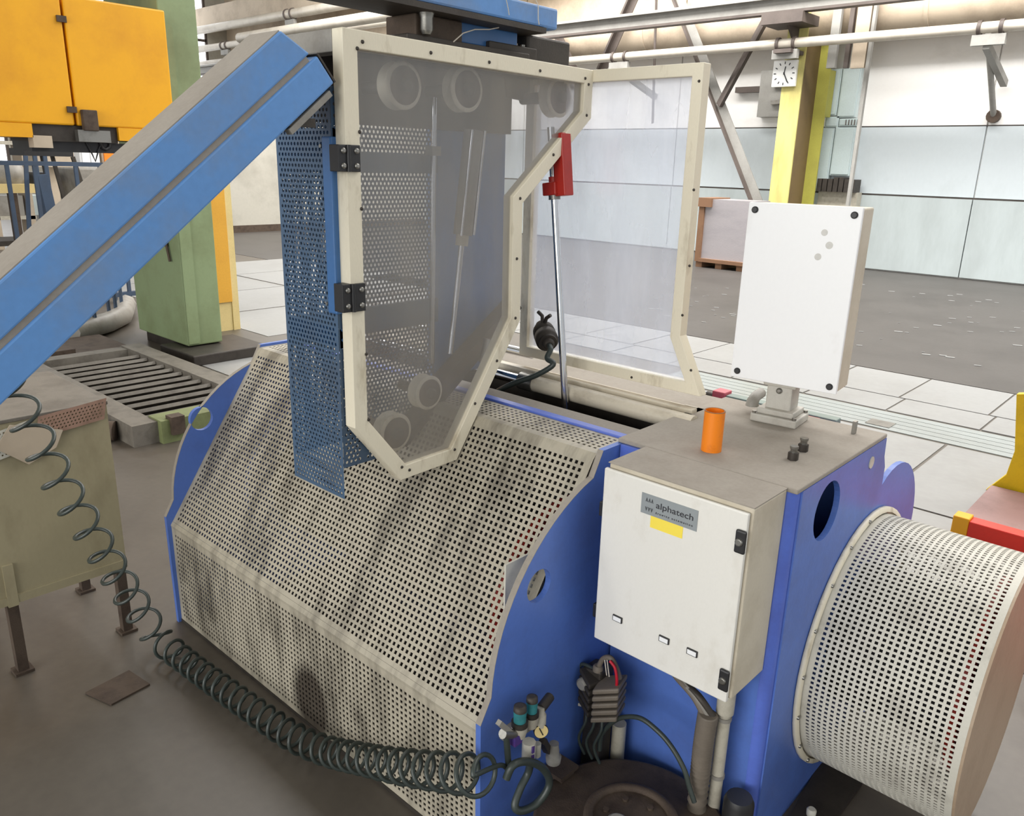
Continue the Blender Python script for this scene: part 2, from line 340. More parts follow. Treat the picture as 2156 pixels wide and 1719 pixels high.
def clock():
    x0, x1, z0, z1 = -6.78, -6.36, 3.02, 3.44
    t = thing('wall_clock', 'square white wall clock with black hands on the yellow column', 'clock', ((x0+x1)/2, 13.84, z0))
    b = MB().box((x0, 13.83, z0), (x1, 13.9, z1)).build('case', m_clock, t, .012)
    cx, cz = (x0+x1)/2, (z0+z1)/2
    for k in range(12):
        a = k*PI/6; d = A(math.sin(a), 0, math.cos(a)); MB().bar(A(cx, 13.826, cz)+d*.145, A(cx, 13.826, cz)+d*.185, .014, .004, (0, 1, 0)).build('hour_mark', m_black, t)
    for nm, a, L in (('hour_hand', .16, .11), ('minute_hand', 2.65, .16)):
        d = A(math.sin(a), 0, math.cos(a)); MB().bar(A(cx, 13.822, cz)-d*.02, A(cx, 13.822, cz)+d*L, .016, .004, (0, 1, 0)).build(nm, m_black, t)
clock()
o = MB().cyl((-13.2, 14.58, 4.18), (5.9, 14.58, 4.18), .4, 32)
for x in (-12.8, -9.8, -4.6, -1.5): o.cyl((x, 14.58, 4.18), (x+.06, 14.58, 4.18), .41, 32)
tag(o.build('lagged_duct', m_duct), 'huge beige lagged duct running along the top of the back wall', 'duct')
t = thing('crane_beam', 'steel beam with pale top flange, web coloured as lit and underside as shaded, running across the hall', 'beam', (-8, 13.4, 4.08))
MB().box((-26.8, 13.28, 4.30), (5.8, 13.52, 4.345)).build('top_flange', m_trussl, t)
MB().box((-26.8, 13.38, 4.12), (5.8, 13.42, 4.30)).build('web', m_trussl, t)
MB().box((-26.8, 13.31, 4.08), (5.8, 13.49, 4.12)).build('bottom_flange', m_truss, t)  # web coloured pale as lit, bottom flange dark as shaded underside
def pipe(label, x0, x1, y, z, r, group=None, clips=(), lab_clip=True):
    t = thing('steel_pipe', label, 'pipe', (x0, y, z-r), group)
    MB().cyl((x0, y, z), (x1, y, z), r, 18).build('tube', m_pipe, t)
    for c in clips:
        for dx in (0, .28):
            MB().lathe((c+dx, y, z), (1, 0, 0), [(0, r+.025), (.05, r+.025)], 16).build('clamp_ring', m_truss, t)
        b = MB(); b.box((c-.05, y-.05, z-r-.16), (c+.38, y+.05, z-r-.02)); near = -7 < c < -6; b.bar((c+.15, y, z-r-(.07 if near else .16)), (c+.15, 13.88 if near else 14.9, z-r-(.07 if near else .55)), .09, .10); b.build('wall_bracket', m_trussl, t)
pipe('long ivory pipe clamped to brackets in front of the yellow column', -12.6, 5.8, 13.55, 3.655, .075, None, (-9.95, -6.62, -3.62))
pipe('upper ivory pipe at top left above the blue inclined beam', -26.9, -14.0, 13.5, 5.40, .12, None, (-21.0, ))
pipe('middle ivory pipe passing behind the blue inclined beam', -26.9, -13.2, 13.5, 4.86, .10, None, (-24.6, ))
pipe('lowest thin ivory pipe beside the green column', -26.9, -18, 13.78, 4.5, .07, None, (-24.2, ))
pipe('ivory pipe ending behind the blue overhead box beam', -22.0, -12.6, 12.6, 4.78, .13, None, ())
o = MB().box((-26.9, 13.9, 5.55), (-12, 14.3, 6.15)); tag(o.build('wall_ledge_beam', m_duct), 'beige concrete ledge beam under the far upper window', 'beam')
def brace(name, label, a, b, m, wd=.16, group=None):
    t = thing(name, label, 'brace', b)
    a, b = A(*a), A(*b); d = unit(b-a); side = unit(np.cross(d, A(0, 1, 0)))
    MB().bar(a, b, wd, .02, (0, 1, 0)).build('flat_face', m, t)
    e = -side*(wd/2-.02); MB().bar(a+e+A(0, -.05, 0), b+e+A(0, -.05, 0), .04, .1, (0, 1, 0)).build('angle_leg', m_truss, t)
Yb = 14.05
brace('diagonal_brace', 'long grey diagonal brace running down behind the white box on a pillar', ony(1408, -60, Yb), ony(1612, 470, Yb), m_trussl, .2)
brace('diagonal_brace', 'short brown diagonal brace rising from the long brace to the column bracket', ony(1514, 222, Yb-.06), ony(1640, -10, Yb-.06), m_truss, .14)
brace('diagonal_brace', 'dark diagonal brace left of the long one, behind the rear door top', ony(1352, -40, Yb), ony(1268, 150, Yb), m_truss, .18)
brace('diagonal_brace', 'small dark twin brace beside the blue overhead beam end', ony(1170, 60, Yb), ony(1212, 150, Yb), m_truss, .14)
o = MB().cyl(ony(1383, -40, 14.12), ony(1374, 260, 14.12), .025, 10); tag(o.build('hanger_rod', m_truss), 'thin vertical hanger rod between the diagonal braces', 'rod')
for i, (px, wd, lab) in enumerate(((1752, .14, 'grey cable duct rising left of the rusty riser above the pale cabinets'), (1783, .07, 'thin dark conduit rising between the two risers above the pale cabinets'),
                                   (1808, .22, 'rusty brown riser above the right pale cabinet'), (1829, .05, 'slim grey conduit along the right edge of the pale cabinets'))):
    a = ony(px, 135, 14.1); z0 = ony(px, 144, 14.1)[2] if i < 3 else .2
    o = MB().box((a[0]-wd/2, 14.04, z0), (a[0]+wd/2, 14.12, 4.6)); tag(o.build('cable_riser', m_duct if i == 2 else m_truss if i == 1 else m_trussl), lab, 'conduit')
# wall cabinets right of the column
def cab(label, px0, px1, y0, y1, m, dep=.1, Y=14.85):
    a, b = ony(px0, y0, Y), ony(px1, y0, Y); b = A(b[0], b[1], ony(px1, y1, Y)[2])
    t = thing('wall_cabinet', label, 'cabinet', ((a[0]+b[0])/2, Y, b[2]))
    MB().box((a[0], Y, b[2]), (b[0], Y+dep, a[2])).build('body', m, t)
    MB().box((a[0]+.02, Y-.02, b[2]+.02), (b[0]-.02, Y, a[2]-.02)).build('door', m, t, .006)
    return t, a, b
cab('upper left pale blue cabinet panel beside the yellow column', 1744, 1774, 146, 243, m_pale)
cab('upper right pale blue cabinet panel under the rusty riser', 1776, 1815, 143, 247, m_pale)
cab('small pale blue panel between upper and lower left cabinets', 1739, 1767, 246, 268, m_pale)
t, a, b = cab('small pale panel with ventilation slits between the right cabinets', 1768, 1806, 250, 266, m_pale)
for k in range(6): MB().box((a[0]+.12+k*.05, 14.82, b[2]+.02), (a[0]+.135+k*.05, 14.832, a[2]-.02)).build('slit', m_truss, t)
cab('lower left pale blue cabinet panel above the lever block', 1730, 1758, 270, 402, m_pale)
cab('lower right pale blue cabinet panel above the lever block', 1760, 1802, 268, 371, m_pale)
a, b = ony(1708, 150, 14.6), ony(1738, 246, 14.6)
o = MB().box((a[0], 14.56, b[2]), (b[0], 14.8, a[2])); tag(o.build('yellow_green_box', m_olivecab), 'flat yellow green box mounted right behind the yellow column', 'box')
a, b = ony(1727, 376, 14.75), ony(1806, 406, 14.75)
t = thing('lever_block', 'row of dark switch levers on a pale box right of the column', 'switchgear', ((a[0]+b[0])/2, 14.7, b[2]-.6))
MB().box((a[0], 14.75, b[2]-.6), (b[0], 14.95, b[2])).build('body', m_grey_lt, t)
for k in range(7):
    x = a[0]+.06+k*(b[0]-a[0]-.12)/6; MB().box((x-.045, 14.6, b[2]), (x+.035, 14.9, a[2]+(.03 if k in (3, 4) else 0))).build('lever', m_dsteel, t)
a, b = ony(1606, 150, 14.85), ony(1642, 246, 14.85)
t = thing('switch_box', 'grey wall switch box half hidden by the clock column', 'switch box', (a[0]+.3, 14.85, b[2]))
MB().box((a[0], 14.8, b[2]), (a[0]+.5, 15, a[2])).build('body', m_trussl, t)
for k in (.3, .68): MB().bar((a[0]+.28, 14.76, b[2]+(a[2]-b[2])*k), (a[0]+.58, 14.76, b[2]+(a[2]-b[2])*k+.02), .06, .07).build('handle', m_greyp, t)
a = ony(1550, 190, 14.9); o = MB().box((a[0], 14.86, a[2]-.05), (a[0]+.62, 14.98, a[2]+.05)); tag(o.build('wall_bar', m_truss), 'short dark horizontal bar on the wall left of the switch box', 'bar')
a = ony(2080, 72, 13.95); b = ony(2092, 245, 14.95)
t = thing('stay_bracket', 'grey stay rod bracing the pipe bracket at upper right', 'bracket', (b[0], 14.95, b[2]))
MB().cyl(a, b, .045, 10).build('stay_rod', m_trussl, t); MB().lathe(b, (0, 1, 0), [(-.05, .1), (.05, .1)], 14).build('anchor_plate', m_rust, t)
# crate under foil behind the rear door
t = thing('wrapped_crate', 'brown wooden crate wrapped in grey sheet behind the rear guard door', 'crate', (-6.8, 13.0, 0))
MB().box((-7.28, 12.66, .10), (-7.18, 13.3, 1.17)).build('corner_post', m_card, t)
MB().box((-7.3, 12.64, 1.03), (-7.05, 13.3, 1.18)).build('corner_cap', m_card, t)
MB().box((-7.18, 12.70, .1), (-6.30, 13.3, 1.16)).build('sheet_wrap', m_foil, t)
for x in (-7.2, -6.82, -6.42): MB().box((x-.06, 12.68, 0), (x+.06, 13.3, .1)).build('runner', m_card, t)
MB().box((-7.2, 12.64, .1), (-6.3, 12.7, .16)).build('base_board', m_card, t)
# ================================================================== PRESS AT UPPER LEFT
t = thing('press_column', 'green painted press column standing on a dark base at left', 'press', (-6.9, 3.4, 0))
x0, x1, y0, y1 = -7.45, -6.49, 3.05, 3.36
MB().box((x0, y0, .1), (x1, y1, 4.2)).build('column', m_green, t, .01)
MB().box((x0-.32, y0+.25, .1), (x0-.003, y1, 3.2)).build('side_plate', m_green, t)
MB().box((x0+.04, y0+.05, 0), (x1-.06, y1+.0, .1)).build('plinth', m_dsteel, t)
MB().box((x1-.28, y0-.12, 0), (x1+.32, y1+.25, .09)).build('base_block', m_dsteel, t, .01)
MB().box((x1+.003, y0+.003, .12), (x1+.018, y0+.1, 2.6)).build('seam_strip', m_green, t)
cb = MB().tube([(x1-.35, y0-.012, 1.55), (x1-.27, y0-.02, 1.2), (x1-.2, y0-.02, .98), (x1-.15, y0-.02, .8)], .012, 6); cb.build('cable', m_rust, t)
MB().box((x1-.3, y0-.03, .92), (x1-.2, y0, 1.02)).build('junction_socket', m_dsteel, t)
t = thing('yellow_press_guard', 'large amber yellow sheet guard of the press at top left', 'machine guard', (-6.3, 1.2, 1.8))
XG = -6.30
yr = onx(350, 60, XG)[1]; zb = onx(320, 299, XG)[2]; zt = onx(347, 22, XG)[2]
ym = onx(147, 150, XG)[1]
MB().box((XG-.5, ym+.008, zb+.09), (XG, yr, zt)).build('right_door', m_yel, t, .012)
MB().box((XG-.5, -.7, zb+.09), (XG, ym-.008, zt+.35)).build('left_door', m_yel, t, .012)
ya, yb_ = onx(70, 285, XG)[1], onx(251, 290, XG)[1]
MB().box((XG-.5, yb_, zb), (XG, yr, zb+.09)).build('lower_lip', m_yel, t)
MB().box((XG-.5, -.7, zb), (XG, ya, zb+.09)).build('lower_lip', m_yel, t)
MB().box((XG-.48, ya, zb-.02), (XG-.03, yb_, zb+.09)).build('underside_recess', m_dsteel, t)
for py in (40, 231):
    p = onx(128 if py < 100 else 150, py, XG); MB().box((XG, p[1]-.03, p[2]-.02), (XG+.02, p[1]+.03, p[2]+.02)).build('door_hinge', m_rust, t)
p = onx(186, 254, XG); MB().box((XG, p[1]-.05, p[2]-.07), (XG+.05, p[1]+.05, p[2]+.07)).build('latch_box', m_rust, t, .006)
p = onx(193, 287, XG); MB().box((XG-.05, p[1]-.1, p[2]-.04), (XG+.03, p[1]+.12, p[2]+.04)).build('tool_clamp', m_steel, t)
p = onx(90, 292, XG); MB().box((XG-.1, p[1]-.06, p[2]-.06), (XG+.0, p[1]+.06, p[2]+.02)).build('tool_clamp', m_duct, t)
MB().box((XG-.45, ya, zb-.09), (XG-.06, yr-.1, zb-.02)).build('tool_bar', m_black, t)
pa = [onx(x, y, XG-.05) for x, y in ((180, 297), (192, 320), (201, 340), (207, 318), (213, 303))]; MB().tube(pa, .006, 6).build('hanging_wire', m_black, t)
pa = [onx(x, y, XG-.05) for x, y in ((211, 300), (216, 312), (223, 315), (231, 310), (232, 298))]; MB().tube(pa, .012, 6).build('hanging_wire', m_black, t)
t = thing('yellow_post', 'yellow post with pale side face right of the green press column', 'post', (-7.6, 4.2, 0))
a = onz(497, 695); XP = a[0]
y0, y1, y2 = onx(438, 640, XP)[1], onx(490, 640, XP)[1], onx(504, 640, XP)[1]; zo = onx(475, 637, XP)[2]
MB().box((XP-.3, y0, 0), (XP-.02, y1, zo)).build('footing', m_yelpost2, t)
MB().box((XP-.3, y0, zo), (XP, y1, 2.3)).build('shaft', m_yelpost, t)
MB().box((XP-.3, y1, 0), (XP-.01, y2, 2.3)).build('side_strip', m_yelpost2, t)
# roller grate on the floor
t = thing('roller_grate', 'low green steel floor frame with parallel slats behind the table', 'conveyor', (-5.5, 2.26, 0))
def wb(a, b, h=.13, wd=.13, nm='side_bar', m=m_grate): MB().box((a[0], a[1], 0), (b[0], b[1], h)).build(nm, m, t)
wb((-6.75, 1.78), (-4.6, 1.93)); wb((-6.75, 2.60), (-4.6, 2.75))
wb((-4.72, 1.93), (-4.55, 2.60), .14, 0, 'front_bar', m_grateg); wb((-6.75, 1.93), (-6.62, 2.6), .12, 0, 'rear_bar')
for k in range(12):
    x = -6.45 + k*.145; c = A(x, 2.265, .075); MB().obox(c, (.055, 0, .03), (0, .332, 0), (-.006, 0, .011)).build('slat', m_grate, t)
MB().box((-6.6, 1.95, 0), (-4.75, 2.58, .03)).build('pan', m_dark, t)
MB().box((-4.60, 1.98, .05), (-4.52, 2.06, .16)).build('latch', m_rust, t)
MB().cyl((-4.95, 1.60, .06), (-4.8, 1.76, .06), .06, 14).build('wheel', m_rust, t)
o = MB().cyl((-6.15, 1.5, 0), (-6.15, 1.5, .2), .13, 16).cyl((-6.15, 1.5, .2), (-6.15, 1.5, .24), .09, 16); tag(o.build('floor_stub', m_rust), 'rusty round stub on the floor left of the slatted frame', 'stub')
o = MB().box((-7.6, 2.05, 0), (-6.85, 2.75, .07)).box((-7.5, 2.1, .07), (-6.9, 2.3, .12)); tag(o.build('sill_plate', m_rust), 'rusty dark plate on the floor behind the slatted frame', 'plate')
t = thing('curved_kerb', 'grey curved kerb with railing posts left of the green column', 'kerb', (-8.2, 2.4, 0))
MB().tube([onz(x, y, .1) for x, y in ((150, 700), (190, 690), (225, 680), (258, 664), (266, 640))], .1, 8).build('kerb', m_greyp, t)
for px, py in ((190, 690), (202, 688), (232, 675), (246, 668), (258, 655)):
    p = onz(px, py, .1); MB().cyl(p, p+A(0, 0, .62), .018, 8).build('post', m_bluegrey, t)
# ================================================================== BACKGROUND LEFT UNDER THE PRESS
t = thing('railing', 'blue grey bar railing behind the inclined beam at left', 'railing', (-9.6, 1, 0))
XR = -9.6
a, b = onx(-40, 342, XR), onx(262, 348, XR)
MB().bar(a, b, .035, .045).build('top_rail', m_bluegrey, t)
a2, b2 = onx(-40, 560, XR), onx(262, 520, XR)
for px in (8, 63, 150, 204, 240):
    f = (px+40)/302; p = a+(b-a)*f; MB().box((XR-.016, p[1]-.018, 0), (XR+.016, p[1]+.018, p[2]-.023)).build('bar', m_bluegrey, t)
MB().box((XR-.03, a[1], .06), (XR+.03, b[1], .11)).build('bottom_rail', m_bluegrey, t)
t = thing('tall_stand', 'dark trapezoid stand with flared legs behind the railing', 'stand', (-10.5, 1.4, 0))
XS = -10.4
a, b = onx(50, 318, XS), onx(154, 322, XS)
MB().box((XS-.5, a[1], a[2]-.05), (XS, b[1], a[2]+.03)).build('top', m_black, t)
for (f, gx, dx) in ((.02, -.14, 0), (.2, 0, 0), (.4, .0, 0), (.66, .12, -.5), (.88, .22, -.5), (.98, .32, 0)):
    p = a+(b-a)*f; MB().bar((XS+dx, p[1], a[2]-.05), (XS+dx, p[1]+gx, 0), .035, .04).build('leg', m_bluegrey if f < .5 else m_dsteel, t)
p = a+(b-a)*.22; MB().bar((XS+.1, p[1], a[2]-.25), (XS+.1, p[1]+.12, .0), .11, .11).build('thick_leg', m_bluegrey, t)
t = thing('workbench', 'cream topped workbench in front of the far windows', 'workbench', (-13, 1.6, 0))
XB = -13
a, b = onx(-60, 388, XB), onx(105, 396, XB); z1 = a[2]
MB().box((XB-.8, a[1], z1-.12), (XB, b[1], z1)).build('top', m_yelpost2, t)
for f in (.05, .5, .95):
    y = a[1]+(b[1]-a[1])*f; MB().box((XB-.1, y-.05, 0), (XB, y+.05, z1-.12)).build('leg', m_rust, t)
MB().box((XB-.75, a[1]+.1, .35), (XB-.05, b[1]-.1, .42)).build('lower_shelf', m_dsteel, t)
p = onx(18, 372, XB-.3); o = MB().lathe((XB-.35, p[1], z1), (0, 0, 1), [(0, .22), (.1, .25), (.25, .2), (.3, .08)], 18); tag(o.build('covered_vise', m_greyp), 'grey covered machine lump on the cream workbench', 'machine')
p = onx(88, 378, XB-.3); o = MB().box((XB-.5, p[1]-.16, z1), (XB-.1, p[1]+.16, z1+.16)).cyl((XB-.1, p[1], z1+.1), (XB-.04, p[1], z1+.1), .05, 12); tag(o.build('bench_grinder', m_black), 'small black grinder on the cream workbench', 'tool')
t = thing('lathe_machine', 'dark grey machine tool behind the stand legs', 'machine', (-13.5, 2.9, 0))
pa, pb = onx(140, 455, -12.6), onx(195, 455, -12.6)
MB().box((-13.6, pa[1], 0), (-12.6, pb[1]+.5, .95)).build('bed', m_dsteel, t); MB().box((-13.5, pa[1]+.25, .95), (-12.7, pb[1]+.3, 1.45)).build('headstock', m_greyp, t, .04)
MB().cyl((-12.7, pa[1]+.5, 1.2), (-12.5, pa[1]+.5, 1.2), .16, 16).build('chuck', m_steel, t)
t = thing('pale_cupboard', 'white cupboard standing under the right edge of the yellow guard', 'cupboard', (-15, 4, 0))
pa, pb = onx(164, 300, -15), onx(211, 345, -15)
MB().box((-15.6, pa[1], 0), (-15, pb[1], 2.1)).build('body', m_panelw, t); MB().box((-15, pa[1]+.03, .1), (-14.97, (pa[1]+pb[1])/2-.01, 2.05)).build('door', m_panelw, t); MB().box((-15, (pa[1]+pb[1])/2+.01, .1), (-14.97, pb[1]-.03, 2.05)).build('door', m_panelw, t)
pa = onx(214, 325, -15); t = thing('orange_cabinet', 'beige cabinet with orange panel right of the white cupboard', 'cabinet', (-15.2, pa[1]+.3, 0))
MB().box((-15.5, pa[1], 0), (-15, pa[1]+.62, 2.0)).build('body', m_duct, t); MB().box((-15, pa[1]+.03, 1.3), (-14.97, pa[1]+.25, 1.9)).build('orange_panel', m_orange, t)
pa = onx(0, 300, -16); t = thing('storage_rack', 'beige rack with shelf boards at the far left behind the railing', 'rack', (-16, pa[1]+.3, 0))
for k in range(3): MB().box((-16.5, pa[1]-.8+k*.55, 0), (-16, pa[1]-.72+k*.55, 2.6)).build('upright', m_duct, t)
for k in range(4): MB().box((-16.5, pa[1]-.8, .5+k*.62), (-16, pa[1]+.4, .56+k*.62)).build('shelf', m_grey_lt, t)
for k in range(3): 
    o = MB().box((-16.45, pa[1]-.70+k*.55+.02 if 0 else pa[1]-.69+k*.55, .562), (-16.1, pa[1]-.30+k*.55, .9)); tag(o.build('storage_box', (m_card, m_greyp, m_pale)[k]), ('brown cardboard', 'grey', 'pale blue')[k]+' storage box on the low shelf of the beige rack', 'box', 'boxes on the beige rack')
pa = onx(98, 300, -12.4); o = MB().box((-12.6, pa[1]-.24, 2.0-.55), (-12.1, pa[1]+.22, 2.0)).box((-12.4, pa[1]-.05, 0), (-12.3, pa[1]+.05, 1.45)); tag(o.build('fixture_head', m_duct), 'beige fixture head on a post above the dark stand', 'fixture')
# ================================================================== COIL DRUM MACHINE: HOOD
# lower sheet: the same paint with one irregular dark patch
m_creaml = m_cream.copy(); m_creaml.name = 'cream_perforated_patch'
def dark_patch(m, centre, sx, sz, col):
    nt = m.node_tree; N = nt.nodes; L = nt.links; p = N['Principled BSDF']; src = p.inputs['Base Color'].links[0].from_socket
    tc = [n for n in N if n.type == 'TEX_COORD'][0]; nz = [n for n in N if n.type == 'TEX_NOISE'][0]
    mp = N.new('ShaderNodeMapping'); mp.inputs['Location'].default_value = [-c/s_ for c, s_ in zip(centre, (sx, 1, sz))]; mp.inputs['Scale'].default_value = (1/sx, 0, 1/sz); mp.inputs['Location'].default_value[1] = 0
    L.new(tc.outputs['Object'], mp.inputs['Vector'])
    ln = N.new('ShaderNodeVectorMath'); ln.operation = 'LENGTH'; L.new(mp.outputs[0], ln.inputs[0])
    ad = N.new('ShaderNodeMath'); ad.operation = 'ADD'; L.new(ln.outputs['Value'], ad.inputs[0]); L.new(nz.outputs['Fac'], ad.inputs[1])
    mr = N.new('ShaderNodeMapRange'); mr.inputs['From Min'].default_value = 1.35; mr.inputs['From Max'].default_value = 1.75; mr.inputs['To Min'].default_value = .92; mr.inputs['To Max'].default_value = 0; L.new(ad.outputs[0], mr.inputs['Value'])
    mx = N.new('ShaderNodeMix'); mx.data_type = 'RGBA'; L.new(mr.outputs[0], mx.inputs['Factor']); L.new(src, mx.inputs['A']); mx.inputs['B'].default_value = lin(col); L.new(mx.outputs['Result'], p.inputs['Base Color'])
sp_ = ony(655, 1480, 1.115); dark_patch(m_creaml, (sp_[0]+1.86, 0, sp_[2]), .085, .12, (58, 50, 42))
PX0, PX1 = -2.652, -1.070                      # outer faces of the two end plates
def plate_profile():
    P = [(1.105, 0.0), (1.100, .424)]
    Q = np.array([(1.134, .482), (1.142, .541), (1.161, .632), (1.205, .722), (1.274, .804), (1.373, .867), (1.476, .932)])
    sol = np.linalg.lstsq(np.c_[2*Q, np.ones(len(Q))], (Q**2).sum(1), rcond=None)[0]; r = math.sqrt(sol[2]+sol[0]**2+sol[1]**2)
    a0 = math.atan2(Q[0][1]-sol[1], Q[0][0]-sol[0]) % (2*PI); a1 = math.atan2(Q[-1][1]-sol[1], Q[-1][0]-sol[0]) % (2*PI)
    C = [(sol[0]+r*math.cos(a0+(a1-a0)*k/15), sol[1]+r*math.sin(a0+(a1-a0)*k/15)) for k in range(16)] + [(1.495, .957), (1.512, .988)]
    return P + C + [(1.665, .988), (1.70, .93), (1.70, .70), (2.02, .62), (2.12, .35), (2.12, 0)]
PP = plate_profile()
t = thing('coil_drum_machine', 'blue machine with a cream perforated hood between two curved end plates', 'machine', (-1.86, 1.5, 0))
hood = t
def endplate(x0, x1, hc):
    n = 28; poly = PP; cy_, cz_, r = hc
    # outline with a round hole: bridge by triangulated fan ring
    mb = MB(); import bmesh
    bm = bmesh.new()
    ov = [bm.verts.new((x0, y, z)) for y, z in poly]; hv = [bm.verts.new((x0, cy_+r*math.cos(2*PI*k/n), cz_+r*math.sin(2*PI*k/n))) for k in range(n)]
    es = [bm.edges.new((ov[i], ov[(i+1) % len(ov)])) for i in range(len(ov))] + [bm.edges.new((hv[i], hv[(i+1) % n])) for i in range(n)]
    g = bmesh.ops.triangle_fill(bm, edges=es, use_beauty=True)
    fs = [f for f in bm.faces]
    ext = bmesh.ops.extrude_face_region(bm, geom=fs)
    for v in ext['geom']:
        if isinstance(v, bmesh.types.BMVert): v.co.x = x1
    bmesh.ops.recalc_face_normals(bm, faces=bm.faces)
    vs = [tuple(v.co) for v in bm.verts]; bm.verts.index_update(); fs = [tuple(v.index for v in f.verts) for f in bm.faces]; bm.free()
    return mb.add(vs, fs)
endplate(PX0, PX0+.016, (1.262, .755, .042)).build('end_plate', m_blue, t)
endplate(PX1-.016, PX1, (1.287, .708, .042)).build('end_plate', m_blue, t)
for x0 in (PX0, PX1-.016):
    E_ = PP[1:20]; mb = MB()
    for i in range(len(E_)-1):
        a, b = E_[i], E_[i+1]; d = unit(np.array(b)-np.array(a)); n_ = np.array([-d[1], d[0]])*.0012
        mb.add([(x0, *a), (x0+.016, *a), (x0+.016, *(a+n_)), (x0, *(a+n_)), (x0, *b), (x0+.016, *b), (x0+.016, *(b+n_)), (x0, *(b+n_))], [(0, 1, 2, 3), (4, 7, 6, 5), (0, 4, 5, 1), (1, 5, 6, 2), (2, 6, 7, 3), (3, 7, 4, 0)])
    mb.build('dusty_edge', m_dust, t)
XL, XR_ = PX0+.016, PX1-.016
pl, pu_, pt = (1.115, .392), (1.502, .977), (1.640, .979)
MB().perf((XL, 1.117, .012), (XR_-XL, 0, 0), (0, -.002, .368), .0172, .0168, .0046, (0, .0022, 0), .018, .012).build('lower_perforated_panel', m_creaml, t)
MB().add([(XL, 1.115, .380), (XR_, 1.115, .380), (XR_, 1.113, .39), (XL, 1.113, .39), (XL, 1.121, .402), (XR_, 1.121, .402)], [(0, 1, 2, 3), (3, 2, 5, 4)]).build('lower_fold', m_cream, t)
vv = A(0, pu_[0]-pl[0], pu_[1]-pl[1]); ev = unit(vv); nrm = A(0, ev[2], -ev[1])
MB().perf(A(XL, pl[0], pl[1])+ev*.012, (XR_-XL, 0, 0), vv-ev*.026, .0172, .0168, .0046, nrm*.0022, .018, .010).build('slanted_perforated_panel', m_cream, t)
k = A(XL, *pu_)
MB().add([k-ev*.014, k-ev*.014+A(XR_-XL, 0, 0), (XR_, pu_[0]+.004, pu_[1]+.001), (XL, pu_[0]+.004, pu_[1]+.001), (XL, pu_[0]+.016, pu_[1]+.002), (XR_, pu_[0]+.016, pu_[1]+.002)], [(0, 1, 2, 3), (3, 2, 5, 4)]).build('upper_fold', m_cream, t)
MB().perf((XL, pu_[0]+.016, pu_[1]+.002), (XR_-XL, 0, 0), (0, pt[0]-pu_[0]-.020, 0), .0172, .0168, .0046, (0, 0, -.002), .018, .008).build('top_perforated_panel', m_cream, t)
MB().box((XL, 1.638, .945), (XR_, 1.668, .985)).build('rear_strip', m_blue2, t, .003)
MB().box((XL, 1.115, .0), (XR_, 1.15, .012)).build('bottom_rail', m_dsteel, t)
for x in (-2.2, -1.62): MB().cyl((x, 1.49, .10), (x, 1.49, .12), .02, 12)
# spool inside the hood
MB().cyl((-2.5, 1.64, .47), (-1.25, 1.64, .47), .20, 28).build('spool_drum', m_dark, t)
for x in (-2.54, -1.29): MB().cyl((x, 1.64, .47), (x+.03, 1.64, .47), .29, 36).build('spool_flange', m_red if x > -2 else m_blue, t)
MB().box((XL, 1.9, .0), (XR_, 1.93, .60)).build('rear_plate', m_blue, t)
# port cover with slots seen through the right hole
MB().box((PX1-.05, 1.22, .64), (PX1-.045, 1.36, .77)).build('hole_backing', m_creamd, t)
for px, py in ((1112, 1345), (1090, 1455)):      # scuffed lifting marks
    pass
# ================================================================== TRAVERSE RAILS BEHIND THE HOOD
t = thing('traverse_rails', 'ivory tube and bar rails running behind the perforated hood', 'rail', (-1.86, 1.85, .7))
MB().box((-2.6, 1.685, .945), (-1.03, 1.752, .975)).build('front_rail', m_dust, t, .003)
MB().box((-2.6, 1.752, .70), (-1.09, 1.765, .965)).build('gap_shade_wall', m_dsteel, t)
MB().box((-2.6, 1.765, .62), (-1.09, 1.95, .70)).build('gap_shade_floor', m_dark, t)  # dark trough added so the gap behind the hood reads as shadow
MB().box((-2.6, 1.945, .60), (-1.09, 1.957, .952)).build('gap_shade_wall', m_dsteel, t)
MB().box((-2.6, 1.976, .955), (-1.10, 2.16, .985)).build('rear_shelf', m_dust, t)
MB().cyl((-1.62, 1.868, .984), (-1.03, 1.868, .984), .0255, 24).build('ivory_tube', m_offw, t)
MB().cyl((-1.66, 1.868, .984), (-1.60, 1.868, .984), .029, 24).build('tube_collar', m_steel, t)
MB().cyl((-2.4, 1.868, .984), (-1.64, 1.868, .984), .017, 18).build('chrome_rod', m_chrome, t)
MB().box((-2.4, 1.905, .985), (-1.06, 1.935, 1.012)).build('ivory_bar', m_offw, t, .004)
MB().box((-2.4, 1.94, .96), (-1.06, 1.975, 1.0)).build('ivory_bar', m_offw, t, .004)
MB().cyl((-2.4, 2.02, 1.03), (-1.75, 2.02, 1.03), .016, 14).build('chrome_rod', m_chrome, t)
MB().box((-1.12, 1.86, .95), (-1.06, 1.975, 1.0)).build('rail_foot', m_offw, t)
